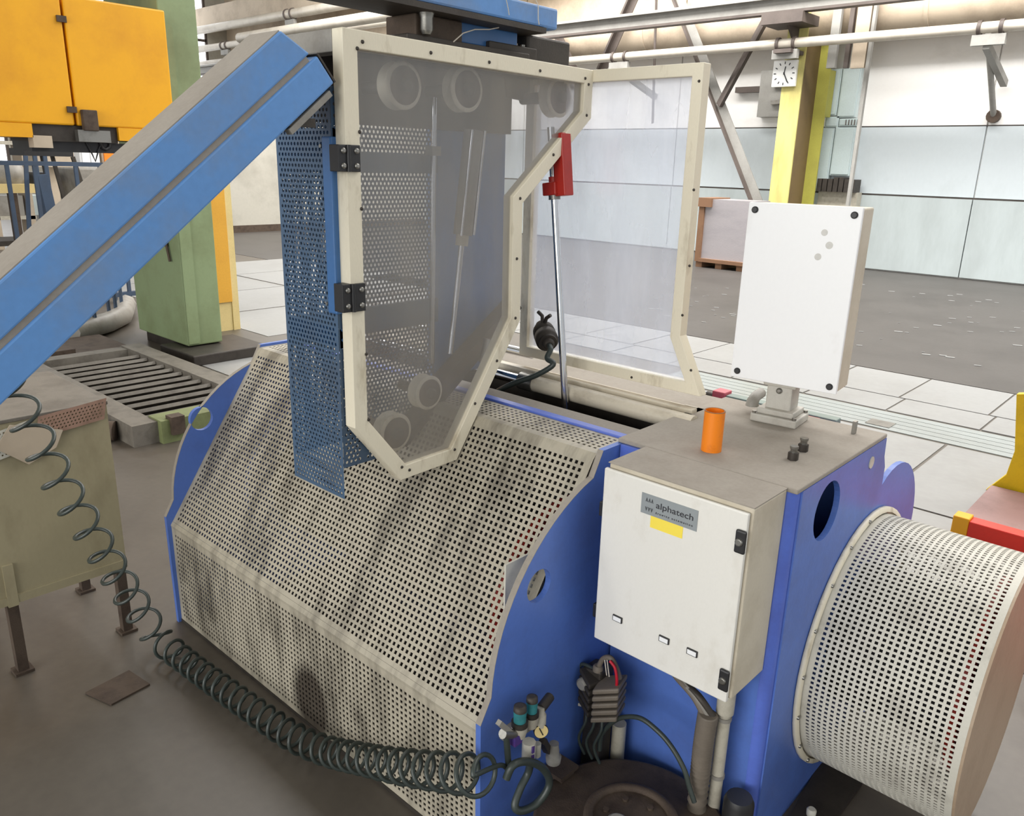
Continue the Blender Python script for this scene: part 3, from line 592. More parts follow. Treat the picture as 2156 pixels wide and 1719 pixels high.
# ================================================================== DRIVE HOUSING
HX0, HX1, HY0, HY1, HZ = -1.064, -.615, 1.592, 2.14, 1.0
t = thing('drive_housing', 'tall blue steel drive housing with dusty flat top beside the hood', 'machine', (-.84, 1.87, 0))
housing = t
MB().box((HX0, HY0, 0), (HX1-.03, HY0+.012, HZ-.012)).build('front_panel', m_blue, t)
nn = 8; r = .028
arc = [(HX1-.03-.002+r*math.sin(a), HY0+r-r*math.cos(a)) for a in [PI/2*k/nn for k in range(nn+1)]]
MB().rings([[(x, y, 0) for x, y in arc]+[(x-.004, y+.004, 0) for x, y in arc[::-1]], [(x, y, HZ-.012) for x, y in arc]+[(x-.004, y+.004, HZ-.012) for x, y in arc[::-1]]]).build('rounded_corner', m_blue2, t)
import bmesh
def sideplate():
    bm = bmesh.new(); x0, x1 = HX1-.014, HX1
    poly = [(HY0+.028, 0), (HY0+.028, HZ-.012), (HY1, HZ-.012), (2.146, .935), (2.165, .90)] + [(2.28+.245*math.cos(a), .63+.245*math.sin(a)) for a in [2.05-k*.15 for k in range(14)]] + [(2.525, 0)]
    ov = [bm.verts.new((x0, y, z)) for y, z in poly]; n = 32
    es = [bm.edges.new((ov[i], ov[(i+1) % len(ov)])) for i in range(len(ov))]
    for cy_, cz_, r in ((1.781, .892, .074), (2.045, .944, .017)):
        hv = [bm.verts.new((x0, cy_+r*math.cos(2*PI*k/n), cz_+r*math.sin(2*PI*k/n))) for k in range(n)]
        es += [bm.edges.new((hv[i], hv[(i+1) % n])) for i in range(n)]
    bmesh.ops.triangle_fill(bm, edges=es, use_beauty=True)
    ext = bmesh.ops.extrude_face_region(bm, geom=list(bm.faces))
    for v in ext['geom']:
        if isinstance(v, bmesh.types.BMVert): v.co.x = x1
    bmesh.ops.recalc_face_normals(bm, faces=bm.faces); bm.verts.index_update()
    vs = [tuple(v.co) for v in bm.verts]; fs = [tuple(v.index for v in f.verts) for f in bm.faces]; bm.free(); return MB().add(vs, fs)
sideplate().build('side_plate', m_blue, t)
MB().box((HX0, HY0+.012, 0), (HX0+.01, HY1, HZ-.012)).build('inner_plate', m_blue, t)
MB().box((HX0+.01, HY1-.012, 0), (HX1-.014, HY1, HZ-.012)).build('rear_panel', m_blue, t)
MB().box((HX0-.02, HY0-.002, HZ-.012), (HX1, HY1, HZ)).build('top_plate', m_dust, t, .003)
MB().cyl((HX1-.006, 2.045, .944), (HX1+.002, 2.045, .944), .016, 20).build('hole_plug', m_creamd, t)
MB().box((-.90, HY1+.001, HZ-.05), (-.80, HY1+.012, HZ-.004)).build('orange_strip', m_redb, t)
p = onz(1803, 915, HZ); MB().box((p[0]-.012, p[1]-.006, HZ), (p[0]-.004, p[1]+.010, HZ+.034)).build('metal_tab', m_steel, t)
MB().box((HX0-.004, HY0-.012, HZ-.05), (HX0+.05, HY0-.001, HZ-.012)).build('corner_flange', m_blue2, t)
for nm, (px, py), lab in (('hex_bolt', (1669, 968), 'left dark hex bolt with nut standing on the dusty housing top'), ('hex_bolt', (1690, 950), 'right rear dark hex bolt with nut standing on the dusty housing top')):
    p = onz(px, py, HZ); b = thing(nm, lab, 'bolt', (p[0], p[1], HZ), 'bolts on the housing top')
    MB().lathe(p, (0, 0, 1), [(0, .0125), (.018, .0125)], 6).build('nut', m_dsteel, b)
    MB().lathe(p, (0, 0, 1), [(.018, .008), (.026, .008), (.028, .010), (.034, .010)], 10).build('shank', m_steel, b)
# orange cup
p = onz(1497, 948, HZ)
t = thing('orange_pipe_piece', 'short orange plastic tube standing upright on the housing top', 'tube', (p[0], p[1], HZ))
u = MB(); r, h = .0245, .100
u.lathe(p, (0, 0, 1), [(0, r), (h, r)], 28, True, False); u.lathe(p, (0, 0, 1), [(.004, r-.003), (h, r-.003)], 28, True, False); u.build('wall', m_orange, t)
MB().lathe(A(*p)+A(0, 0, h), (0, 0, 1), [(-.001, r-.003), (.0008, r-.002), (.0008, r), (-.001, r+.0004)], 28, False, False).build('rim', paint('orange_rim', (150, 96, 40)), t)
# ================================================================== BOX ON PILLAR
th = math.radians(6); ux, uy = A(math.cos(th), math.sin(th), 0), A(-math.sin(th), math.cos(th), 0)
P0 = A(-.86, 1.97, 1.2)
def plp(x, y): d = ray(x, y); n = -uy; return CAM+d*(np.dot(P0-CAM, n)/np.dot(d, n))
c = [plp(*q) for q in ((1572, 420), (1812, 443), (1765, 833), (1543, 793))]
xa = np.mean([np.dot(c[0]-P0, ux), np.dot(c[3]-P0, ux)]); xb = np.mean([np.dot(c[1]-P0, ux), np.dot(c[2]-P0, ux)]); za, zb = (c[2][2]+c[3][2])/2, (c[0][2]+c[1][2])/2
foot = onz(1640, 885, HZ)
t = thing('box_on_pillar', 'white rectangular switch box on a short pillar above the housing top', 'electrical box', (foot[0], foot[1], HZ))
cm = P0+ux*(xa+xb)/2; cm = A(cm[0], cm[1], (za+zb)/2); hw, hh = (xb-xa)/2, (zb-za)/2
MB().obox(cm+uy*.062, ux*(hw-.002), uy*.050, A(0, 0, hh-.002)).build('body', m_side, t, .004)
MB().obox(cm+uy*.006, ux*hw, uy*.006, A(0, 0, hh)).build('cover', m_panelw, t, .002)
for sx in (-1, 1):
    for sz in (-1, 1):
        q = cm+ux*sx*(hw-.018)+A(0, 0, sz*(hh-.018)); MB().lathe(q, -uy, [(0, .0085), (.003, .0085), (.005, .006)], 14).build('cover_screw', m_black, t)
for px, py, r in ((1736, 490, .008), (1746, 517, .009), (1722, 541, .0085), (1800, 500, .0)):
    if r: q = plp(px, py); MB().lathe(q-uy*.0001, -uy, [(0, r), (.0003, r*.9)], 16).build('smudge', m_smudge, t)
pc = foot; qx, qy = ux, uy
zt_ = za+.004
MB().obox(A(pc[0], pc[1], (HZ+.035+zt_)/2)+uy*.006, qx*.034, qy*.034, A(0, 0, (zt_-HZ-.035)/2)).build('pillar', m_pillar, t, .004)
MB().obox(A(pc[0], pc[1], HZ+.011), qx*.062, qy*.056, A(0, 0, .011)).build('foot_plate', m_pillar, t, .004)
MB().obox(A(pc[0], pc[1], HZ+.030), qx*.050, qy*.046, A(0, 0, .008)).build('foot_collar', m_pillar, t, .004)
MB().obox(A(pc[0], pc[1], zt_-.012)+uy*.006, qx*.044, qy*.040, A(0, 0, .008)).build('pillar_head', m_pillar, t, .004)
MB().lathe(A(pc[0], pc[1], zt_-.03)-uy*.028, -uy, [(0, .008), (.004, .008), (.006, .004)], 12).build('set_screw', m_steel, t)
for sx, sy_ in ((-1, -1), (1, -1), (1, 1), (-1, 1)): MB().lathe(A(pc[0], pc[1], HZ+.022)+qx*sx*.054+qy*sy_*.048, (0, 0, 1), [(0, .006), (.006, .006)], 8).build('foot_screw', m_steel, t)
e0 = A(pc[0], pc[1], HZ+.02)-ux*.085+uy*.02
MB().tube([e0, e0+A(0, 0, .012), e0+A(0, 0, .022)+uy*.02, e0+A(0, 0, .024)+uy*.06], [.019, .017, .015, .015], 14).build('elbow_gland', m_greyp, t)
p0_, p1_ = ony(1506, 838, 2.30), ony(1622, 858, 2.30)
t = thing('spindle_bar', 'green grey bar with red end block behind the housing top', 'bar', (p0_[0]+.1, 2.3, 0))
MB().box((p0_[0]+.045, 2.28, p0_[2]-.03), (p0_[0]+.4, 2.32, p0_[2]+.022)).build('bar', paint('bar_green_grey', (128, 146, 138)), t, .004)
MB().box((p0_[0], 2.275, p0_[2]-.028), (p0_[0]+.044, 2.325, p0_[2]+.03)).build('end_block', paint('end_pink_red', (216, 100, 112)), t, .003)
MB().cyl((p0_[0]-.03, 2.30, p0_[2]), (p0_[0], 2.30, p0_[2]), .017, 12).build('knob', m_dsteel, t)
MB().box((p0_[0]+.2, 2.27, 0), (p0_[0]+.28, 2.33, p0_[2]-.03)).build('stand', m_blue, t)
# ================================================================== PERFORATED DRUM GUARD
t = thing('drum_guard', 'round cream perforated guard drum on the right side of the housing', 'machine guard', (-.42, 2.12, .06))
cA, rA, xA = (2.118, .413), .352, HX1+.012
cB, rB, xB_ = (2.105, .418), .352, -.242
def warp(a, b):
    f = a/(xB_-xA); cyy = cA[0]+(cB[0]-cA[0])*f; czz = cA[1]+(cB[1]-cA[1])*f; rr = rA+(rB-rA)*f; th = b/.40
    return A(xA+a, cyy-rr*math.cos(th), czz+rr*math.sin(th))
def dep(a, b):
    th = b/.40; return A(0, math.cos(th), -math.sin(th))*.002
b0 = -PI/2*.98
class _W: pass
MB().perf((0, 0, 0), (xB_-xA, 0, 0), (0, 2*PI*.40, 0),   .0146, 2*PI*.40/172, .0040, dep, .012, 0, warp=warp).build('perforated_shell', m_creamd, t)
n = 48
ring = lambda c, r, x: [(x, c[0]-r*math.cos(2*PI*k/n), c[1]+r*math.sin(2*PI*k/n)) for k in range(n)]
MB().rings([ring(cA, .340, xA+.002), ring(cA, .340, xA-.010), ring(cA, .372, xA-.010), ring(cA, .372, xA), ring(cA, .358, xA+.002)], False, False).build('mounting_flange', m_frame, t)
MB().rings([ring(cB, rB, xB_), ring(cB, rB, xB_+.006)], True, True, False).build('end_disc', m_disc, t)
for k in range(9):
    a = -1.2+k*.33; MB().lathe((xA, cA[0]-.365*math.cos(a), cA[1]+.365*math.sin(a)), (1, 0, 0), [(0, .006), (.005, .005)], 8).build('flange_screw', m_steel, t)
MB().cyl((HX1-.05, 2.13, .42), (xB_-.02, 2.14, .43), .20, 24).build('inner_spool', m_dark, t)
MB().cyl((xB_-.06, 2.14, .43), (xB_-.04, 2.14, .43), .26, 28).build('spool_flange', m_red, t)
# ================================================================== CONTROL CABINET
CX0, CX1, CY0, CY1, CZ0, CZ1 = -1.003, -.638, 1.425, 1.590, .538, .998
t = thing('control_cabinet', 'white wall mounted control cabinet with grey nameplate and two latches', 'electrical cabinet', (-.82, 1.5, CZ0))
cabm = t
MB().box((CX0+.004, CY0+.014, CZ0+.004), (CX1, CY1, CZ1-.002)).build('body', m_side, t, .004)
MB().box((CX0+.002, CY0+.012, CZ1-.0022), (CX1, CY1, CZ1)).build('dusty_top', m_dust, t)
MB().box((CX0, CY0, CZ0), (CX1-.006, CY0+.012, CZ1-.012)).build('door', m_white, t, .003)
for z in (.88, .61):
    MB().box((CX0-.010, CY0+.002, z-.018), (CX0+.004, CY0+.03, z+.018)).build('hinge', m_black, t, .002)
for px, py in ((1560, 1140), (1525, 1431)):
    p = ony(px, py, CY0); l = MB().box((p[0]-.011, CY0-.008, p[2]-.026), (p[0]+.013, CY0, p[2]+.026)).build('latch', m_black, t, .004)
    MB().lathe((p[0], CY0-.008, p[2]), (0, -1, 0), [(0, .0085), (.003, .0085), (.004, .006)], 16).build('key_insert', m_steel, l)
q = [ony(x, y, CY0) for x, y in ((1352, 1036), (1471, 1076), (1467, 1119), (1350, 1079))]
nx0, nx1 = (q[0][0]+q[3][0])/2, (q[1][0]+q[2][0])/2; nz1, nz0 = (q[0][2]+q[1][2])/2, (q[2][2]+q[3][2])/2
npl = MB().box((nx0, CY0-.0015, nz0), (nx1, CY0, nz1)).build('nameplate', m_plate, t)
W_, H_ = nx1-nx0, nz1-nz0; yf = CY0-.0017
text_part('lettering', 'alphatech', H_*.42, m_ink, npl, (nx0+W_*.27, yf, nz0+H_*.46), (1, 0, 0), (0, 0, 1), .0002, fit=W_*.66)
text_part('small_lettering', 'd r a w i n g   a u t o m a t i o n', H_*.135, m_ink, npl, (nx0+W_*.27, yf, nz0+H_*.17), (1, 0, 0), (0, 0, 1), .0002, fit=W_*.66)
em = MB()
for k in range(3):
    x = nx0+W_*(.10+k*.05); hw_ = W_*.022
    em.add([(x-hw_, yf, nz0+H_*.62), (x-hw_*.3, yf, nz0+H_*.62), (x, yf, nz0+H_*.74), (x+hw_*.3, yf, nz0+H_*.62), (x+hw_, yf, nz0+H_*.62), (x, yf, nz0+H_*.84)], [(0, 1, 2, 5), (2, 3, 4, 5)])
    em.add([(x-hw_, yf, nz0+H_*.36), (x-hw_*.3, yf, nz0+H_*.36), (x, yf, nz0+H_*.24), (x+hw_*.3, yf, nz0+H_*.36), (x+hw_, yf, nz0+H_*.36), (x, yf, nz0+H_*.14)], [(0, 1, 2, 5), (2, 3, 4, 5)])
em.build('emblem', m_ink, npl)
q = [ony(x, y, CY0) for x, y in ((1370, 1088), (1438, 1110), (1437, 1132), (1369, 1113))]
MB().box(((q[0][0]+q[3][0])/2, CY0-.001, (q[2][2]+q[3][2])/2), ((q[1][0]+q[2][0])/2, CY0, nz0+.001)).build('yellow_sticker', m_sticker, t)
for px, py in ((1301, 1303), (1399, 1347), (1458, 1374)):
    p = ony(px, py, CY0); h = MB().box((p[0]-.0135, CY0-.004, p[2]-.0078), (p[0]+.0135, CY0, p[2]+.0078)).build('label_holder', m_black, t, .001)
    MB().box((p[0]-.011, CY0-.0048, p[2]-.0054), (p[0]+.011, CY0-.0035, p[2]+.0054)).build('paper_insert', m_paper, h)
MB().box((CX1-.10, CY1-.03, CZ0-.03), (CX1-.02, CY1, CZ0+.004)).build('mounting_ear', m_side, t, .004)
# ================================================================== GUARD TOWER WITH TWO DOORS
XF, XBk = -1.494, -1.532
HYc = 1.090; ZT = 1.912
t = thing('guard_tower', 'blue perforated tower with two framed transparent doors above the hood', 'machine guard', (-1.62, 1.4, .84))
tower = t
def off(poly, d):                                # inset a 2D polygon
    n = len(poly); out = []; ar = sum(poly[i][0]*poly[(i+1) % n][1]-poly[(i+1) % n][0]*poly[i][1] for i in range(n)); s = 1 if ar > 0 else -1
    for i in range(n):
        a, b, c = np.array(poly[i-1]), np.array(poly[i]), np.array(poly[(i+1) % n])
        d1, d2 = unit(b-a), unit(c-b); n1, n2 = np.array([-d1[1], d1[0]])*s, np.array([-d2[1], d2[0]])*s
        k = n1+n2; out.append(tuple(b+d*k/max(.25, np.dot(k, n1))))
    return out
D2 = [tuple(onx(x, y, XF)[1:]) for x, y in ((725, 55), (1250, 147), (1247, 250), (1101, 428), (1099, 674), (962, 969), (845, 1012), (752, 902))]
D2[0] = (HYc, ZT); D2[1] = (D2[1][0], ZT-.003); D2[2] = (D2[1][0], D2[2][1]); D2[4] = (D2[3][0]+.003, D2[4][1]); D2[7] = (HYc, D2[7][1])
I2 = off(D2, .0375)
dr = MB().ringprism([(XF, *p) for p in D2], [(XF, *p) for p in I2], (XBk-XF, 0, 0)).build('front_door', m_frame, t, .002)
P2 = off(D2, .03)
MB().prism([(XF-.012, *p) for p in P2], (-.003, 0, 0)).build('window_pane', m_pane, dr)
for px, py in ((763, 88), (752, 102), (907, 111), (1030, 131), (1137, 149), (1232, 165), (1239, 178), (1235, 243), (1165, 326), (1095, 418), (1088, 545), (1085, 670), (1046, 760), (1000, 850), (957, 947), (846, 984), (862, 990), (776, 884), (771, 746), (761, 440), (757, 278), (766, 600)):
    p = onx(px, py, XF); MB().lathe(p, (1, 0, 0), [(0, .0042), (.002, .0038), (.003, .002)], 10).build('door_screw', m_dsteel, dr)
for (x0, x1, y0_, y1_) in ((713, 757, 305, 362), (722, 768, 598, 657)):
    pa, pb, pc_ = onx(x0, (y0_+y1_)/2, XF+.004), onx(x1, (y0_+y1_)/2, XF+.004), onx((x0+x1)/2, y0_, XF+.004); pd = onx((x0+x1)/2, y1_, XF+.004)
    ym = pa[1]+(pb[1]-pa[1])*.47
    h = MB().box((XF, ym+.001, pd[2]), (XF+.008, pb[1], pc_[2])).box((XF-.03, pa[1], pd[2]), (XF+.004, ym-.001, pc_[2])).build('hinge', m_black, t, .0015)
    MB().cyl((XF+.005, ym, pd[2]), (XF+.005, ym, pc_[2]), .0055, 10).build('hinge_knuckle', m_black, h)
    for yy in (pa[1]*.5+ym*.5, ym*.35+pb[1]*.65):
        for zz in (pd[2]*.78+pc_[2]*.22, pd[2]*.22+pc_[2]*.78):
            MB().lathe((XF+(.008 if yy > ym else .004), yy, zz), (1, 0, 0), [(0, .0065), (.003, .006), (.004, .003)], 12).build('hinge_screw', m_steel, h)
# second door, in the rear plane
YR = D2[1][0]-.001; 
q = [ony(x, y, YR) for x, y in ((1250, 145), (1483, 127), (1431, 708), (1474, 836), (1050, 735))]
R2 = [(-1.745, ZT-.002), (q[1][0], ZT-.002), (q[1][0], q[2][2]), (q[3][0]+.0, q[3][2]), (-1.745, q[3][2]+.0)]
J2 = off(R2, .032)
rd = MB().ringprism([(a, YR, b) for a, b in R2], [(a, YR, b) for a, b in J2], (0, .036, 0)).build('rear_door', m_frame, t, .002)
MB().prism([(a, YR+.012, b) for a, b in off(R2, .025)], (0, .003, 0)).build('rear_pane', m_pane2, rd)
for px, py in ((1472, 171), (1461, 400), (1452, 560), (1437, 664), (1455, 780), (1330, 795)):
    p = ony(px, py, YR); MB().lathe(p, (0, -1, 0), [(0, .004), (.003, .003)], 8).build('door_screw', m_dsteel, rd)
# perforated sheets and brackets
PXa, PXb, PY = -1.757, -1.536, 1.082
PZ0, PZ1 = .843, 1.80
MB().perf((PXa, PY, PZ0), (PXb-PXa, 0, 0), (0, 0, PZ1-PZ0), .0130, .0118, .0041, (0, .0018, 0), .006, .006, rnd=True, stagger=True).build('front_perforated_panel', m_post, t)
MB().perf((PXb, PY+.001, .925), (0, .060, 0), (0, 0, .875), .0130, .0118, .0041, (-.0018, 0, 0), .004, .006, rnd=True, stagger=True).build('side_perforated_panel', m_post, t)
MB().perf((PXb, PY+.061, .925), (0, .055, 0), (0, 0, .06), .0130, .0118, .0041, (-.0018, 0, 0), .004, .006, rnd=True, stagger=True).build('side_perforated_panel', m_post, t)
yl = onx(912, 450, PXa)[1]; yc = onx(1062, 450, PXa)[1]
MB().perf((PXa, PY+.002, PZ0+.06), (0, yl-PY, 0), (0, 0, 1.83-PZ0-.06), .0130, .0118, .0041, (.0018, 0, 0), .006, .006, rnd=True, stagger=True).build('left_perforated_panel', m_post, t)
MB().box((PXa-.03, yl, 1.02), (PXa, yc, 1.88)).build('blue_column', m_post2, t, .004)
MB().box((PXa+.002, PY+.003, 1.62), (PXa+.02, yl, 1.67)).build('crossbar', m_post, t)
MB().box((PXa+.002, PY+.003, 1.20), (PXa+.02, yl, 1.27)).build('crossbar', m_post, t)
MB().box((PXa, PY+.004, 1.655), (PXb, PY+.012, 1.715)).build('crossbar', m_post2, t)
MB().box((PXa, PY+.004, 1.225), (PXb, PY+.012, 1.270)).build('crossbar', m_post2, t)
zb1, zb0 = onx(715, 288, -1.528)[2], onx(725, 662, -1.528)[2]
MB().box((PXb-.030, PY-.006, zb0), (PXb+.006, PY+.034, zb1)).build('hinge_bracket', m_post2, t, .004)
p = onx(683, 318, -1.56); 
for zz in (zb1-.02, zb0+.02): MB().lathe((PXb-.038, PY-.001, zz), (0, -1, 0), [(0, .005), (.003, .004)], 8).build('bracket_screw', m_steel, t)
MB().box((PXa-.0, HYc, ZT-.045), (XBk-.001, HYc+.04, ZT)).build('top_tube', m_greyp, t, .002)
MB().box((PXa, HYc+.04, ZT-.02), (XBk-.002, YR-.02, ZT-.004)).build('roof_plate', m_dsteel, t)
MB().box((PXa, 1.15, 1.735), (PXa+.02, yc, ZT-.021)).build('mounting_plate', m_dsteel, t)
arm = [onx(x, y, PXa+.01) for x, y in ((1050, 110), (1160, 130), (1205, 190), (1150, 195), (1140, 205), (1100, 213), (1060, 205))]
MB().prism(arm, (.015, 0, 0)).build('roller_arm', m_dsteel, t)
for px, py, r, xx in ((852, 180, .055, -1.585), (985, 188, .056, -1.585), (1180, 205, .056, -1.60), (905, 828, .047, -1.56), (835, 912, .052, -1.56)):
    p = onx(px, py, xx); w_ = MB().lathe(p, (-1, 0, 0), [(0, r*.80), (.0, r*.9), (.003, r), (.006, r), (.02, r*.86), (.034, r), (.037, r), (.04, r*.9)], 36).build('guide_roller', m_frame, t)
    MB().lathe(p, (1, 0, 0), [(-.002, r*.82), (.001, r*.80), (.001, r*.45)], 30).build('roller_disc', m_rust, w_)
    MB().lathe(p, (1, 0, 0), [(-.15 if py < 400 else -.12, r*.3), (.012, r*.3), (.014, r*.2)], 16).build('roller_hub', m_dsteel, w_)
cy = MB(); a, b = onx(997, 275, -1.66), onx(974, 495, -1.66)
pc_ = MB().cyl(a, b, .027, 20).build('pneumatic_cylinder', m_greyp, t)
for s in (-1, 1): 
    e = A(.02, s*.024, 0); MB().cyl(a+e, b+e, .004, 8).build('tie_rod', m_chrome, pc_)
MB().cyl(b, b+unit(b-a)*.03, .018, 16).build('cylinder_nose', m_offw, pc_)
MB().cyl(b+unit(b-a)*.03, onx(948, 745, -1.66), .008, 12).build('piston_rod', m_chrome, pc_)
MB().cyl(onx(914, 205, -1.70), onx(909, 765, -1.70), .008, 12).build('guide_rod', m_chrome, t)
a, b = onx(1062, 655, -1.66), onx(905, 828, -1.66); MB().bar(a, b, .03, .05, (1, 0, 0)).build('dancer_arm', m_rust, t)
a, b = onx(1078, 640, -1.70), onx(835, 930, -1.70); MB().bar(a, b, .025, .07, (1, 0, 0)).build('dancer_arm', m_dsteel, t)
a, b = onx(1032, 715, -1.58), onx(1020, 765, -1.58); MB().cyl(a, b, .018, 16).build('bush', m_steel, t)
p = onx(912, 318, -1.70); MB().obox(p, (.014, 0, 0), (0, .016, 0), (0, 0, .012)).build('rod_clamp', m_steel, t)
# vertical lifting rod with red block
a, b = ony(1190, 852, 1.83), ony(1163, 330, 1.83); rd_ = unit(b-a); top_ = a+rd_*.80; a = a-rd_*.22
t = thing('lifting_rod', 'vertical chrome rod with red block between the two doors', 'rod', a)
MB().cyl(a, top_, .0105, 16).build('chrome_rod', m_chrome, t)
c1 = ony(1190, 412, 1.83); k1 = np.dot(c1-a, rd_); sx_ = unit(np.cross(A(0, 1, 0), rd_)); ext = .17
MB().obox(a+rd_*(k1+ext/2)+sx_*.030+A(0, .008, 0), sx_*.019, A(0, .02, 0), rd_*ext/2).build('red_block', m_red, t, .003)
MB().obox(a+rd_*(k1+.022)-sx_*.002+A(0, .0, 0), sx_*.024, A(0, .022, 0), rd_*.018).build('red_clamp', m_red, t, .003)
MB().cyl(a+rd_*(k1-.008), a+rd_*(k1+.004), .017, 16).build('collar', m_steel, t)
MB().cyl(a+rd_*(k1+.04), a+rd_*(k1+.055), .014, 16).build('collar', m_red, t)
# sensor plug with cable
p = ony(1150, 712, 1.90)
t = thing('connector_plug', 'grimy round connector plug with a grey cable between the doors', 'connector', p)
dd = unit(A(.7, -.55, -.25))
MB().lathe(p-dd*.05, dd, [(0, .034), (.03, .036), (.032, .030), (.036, .030), (.038, .036), (.07, .036), (.072, .030), (.085, .028)], 22).build('plug_body', m_dsteel, t)
MB().lathe(p-dd*.085, dd, [(0, .020), (.036, .022)], 16).build('mount_boss', m_rust, t)
MB().lathe(p+dd*.035, dd, [(0, .020), (.012, .018), (.016, .012)], 16).build('gland', m_dsteel, t)
e = p-dd*.03; MB().tube([e+A(-.01, 0, .034), e+A(-.012, 0, .055), e+A(-.03, 0, .066)], .006, 6).build('clip_lever', m_dsteel, t)
MB().tube([e+A(.0, 0, .034), e+A(.005, 0, .05), e+A(.022, 0, .062)], .006, 6).build('clip_lever', m_dsteel, t)
cb = [p+dd*.04, p+dd*.075, p+dd*.085+A(-.005, -.012, -.022)] + [ony(x, y, yy) for x, y, yy in ((1165, 768, 1.83), (1130, 790, 1.81), (1085, 806, 1.79), (1045, 826, 1.78), (1020, 850, 1.78))]
k3 = cb[:3]; fin = []
for i in range(len(cb)-1):
    q0, q1, q2, q3 = cb[max(i-1, 0)], cb[i], cb[i+1], cb[min(i+2, len(cb)-1)]
    for u in [j/8 for j in range(8)]: fin.append(.5*((2*q1)+(-q0+q2)*u+(2*q0-5*q1+4*q2-q3)*u*u+(-q0+3*q1-3*q2+q3)*u**3))
MB().tube(fin+[cb[-1]], .0085, 10).build('cable', m_hose, t)
# ================================================================== INCLINED BEAM AND OVERHEAD BEAM
d2 = unit(np.array([.696, .562])); nn2 = np.array([-d2[1], d2[0]])
endA = np.array([1.068, 1.802]); h1, h2 = .0690, .0735
t = thing('inclined_beam', 'thick light blue inclined twin channel beam crossing the upper left', 'beam', (-1.55, -1.3, 0))
L = 2.95; X0, X1 = -1.612, -1.497
def beamquad(n0, n1, x0, x1, e0=0.0, e1=0.0):
    q = [endA+nn2*n0-d2*e0, endA+nn2*n1-d2*e1, endA+nn2*n1-d2*L, endA+nn2*n0-d2*L]
    return MB().prism([(x0, *p) for p in q], (x1-x0, 0, 0))
beamquad(0, h1-.006, X0, X1).build('lower_channel', m_beam, t, .004)
beamquad(h1+.006, h1+h2, X0, X1, .012, .040).build('upper_channel', m_beam, t, .004)
beamquad(h1+h2, h1+h2+.002, X0+.002, X1-.004, .042, .042).build('dust_layer', m_beam_dust, t)
beamquad(h1-.016, h1+.016, X0+.02, X1-.006, .02, .02).build('groove_web', m_dust, t)
q = [endA+d2*.001, endA+nn2*(h1-.003)+d2*.001, endA+nn2*(h1-.003)+d2*.005, endA+d2*.005]; MB().prism([(X0, *p) for p in q], (X1-X0, 0, 0)).build('end_plate', m_dsteel, t)
q = endA-d2*.10; MB().box((X1-.02, q[0]-.05, q[1]-.028), (X1-.004, q[0]+.03, q[1]-.01)).build('bolt_bracket', m_dsteel, t)
MB().bar((X1-.01, *(endA-d2*.15-nn2*.01)), (X1-.01, *(endA-d2*.02-nn2*.01)), .02, .012).build('latch_bar', m_greyp, t)
XO = -1.50
e1, e2 = onx(1174, 64, XO), onx(1179, 20, XO)
t = thing('overhead_box_beam', 'blue rectangular box beam bolted across the top of the guard tower', 'beam', (XO-.06, 1.5, e1[2]))
MB().box((XO-.12, 1.05, e1[2]), (XO, e1[1], e2[2])).build('box_section', m_beam, t, .006)
MB().box((XO-.14, 1.05, e1[2]-.014), (XO+.004, e1[1]-.05, e1[2]-.001)).build('bottom_flange', m_dsteel, t)
bp = onx(895, 32, XO-.04)
MB().box((XO-.16, bp[1]-.02, ZT-.004), (XO-.05, bp[1]+.13, e1[2]-.014)).build('mount_block', m_rust, t, .004)
MB().lathe((XO-.035, bp[1], e1[2]-.07), (0, 0, 1), [(.01, .010), (.02, .015), (.045, .015), (.056, .018)], 8).build('mount_bolt', m_steel, t)
t2 = thing('top_drive_plate', 'grimy plates and motor block on the tower roof under the blue beam', 'machine part', (-1.63, 1.65, ZT))
def upz(px, py, X): return onx(px, py, X)
MB().box((-1.72, 1.30, ZT-.004), (-1.535, 1.72, ZT+.018)).build('base_plate', m_dsteel, t2, .003)
MB().box((-1.74, 1.42, ZT+.018), (-1.56, 1.70, ZT+.07)).build('blue_block', m_post2, t2, .006)
MB().box((-1.62, 1.58, ZT+.004), (-1.545, 1.76, ZT+.035)).build('clamp_block', m_dsteel, t2, .003)
MB().box((-1.75, 1.74, ZT-.004), (-1.56, 1.92, ZT+.07)).build('motor_block', m_dsteel, t2, .006)
for y in (1.64, 1.70, 1.73): MB().lathe((-1.57, y, ZT+.035), (0, 0, 1), [(0, .007), (.008, .007)], 6).build('bolt', m_steel, t2)
MB().tube([upz(x, y, -1.52) for x, y in ((955, 88), (975, 70), (1000, 62), (1030, 62), (1050, 58))], .0016, 5).build('loose_wire', m_pipe, t2)
MB().tube([upz(x, y, -1.495) for x, y in ((1066, 0), (1070, 18), (1072, 32))], .0012, 5).build('loose_wire', m_pipe, t2)
MB().tube([upz(x, y, -1.495) for x, y in ((1128, 0), (1133, 10), (1133, 40), (1135, 52))], .0014, 5).build('loose_wire', m_pipe, t2)
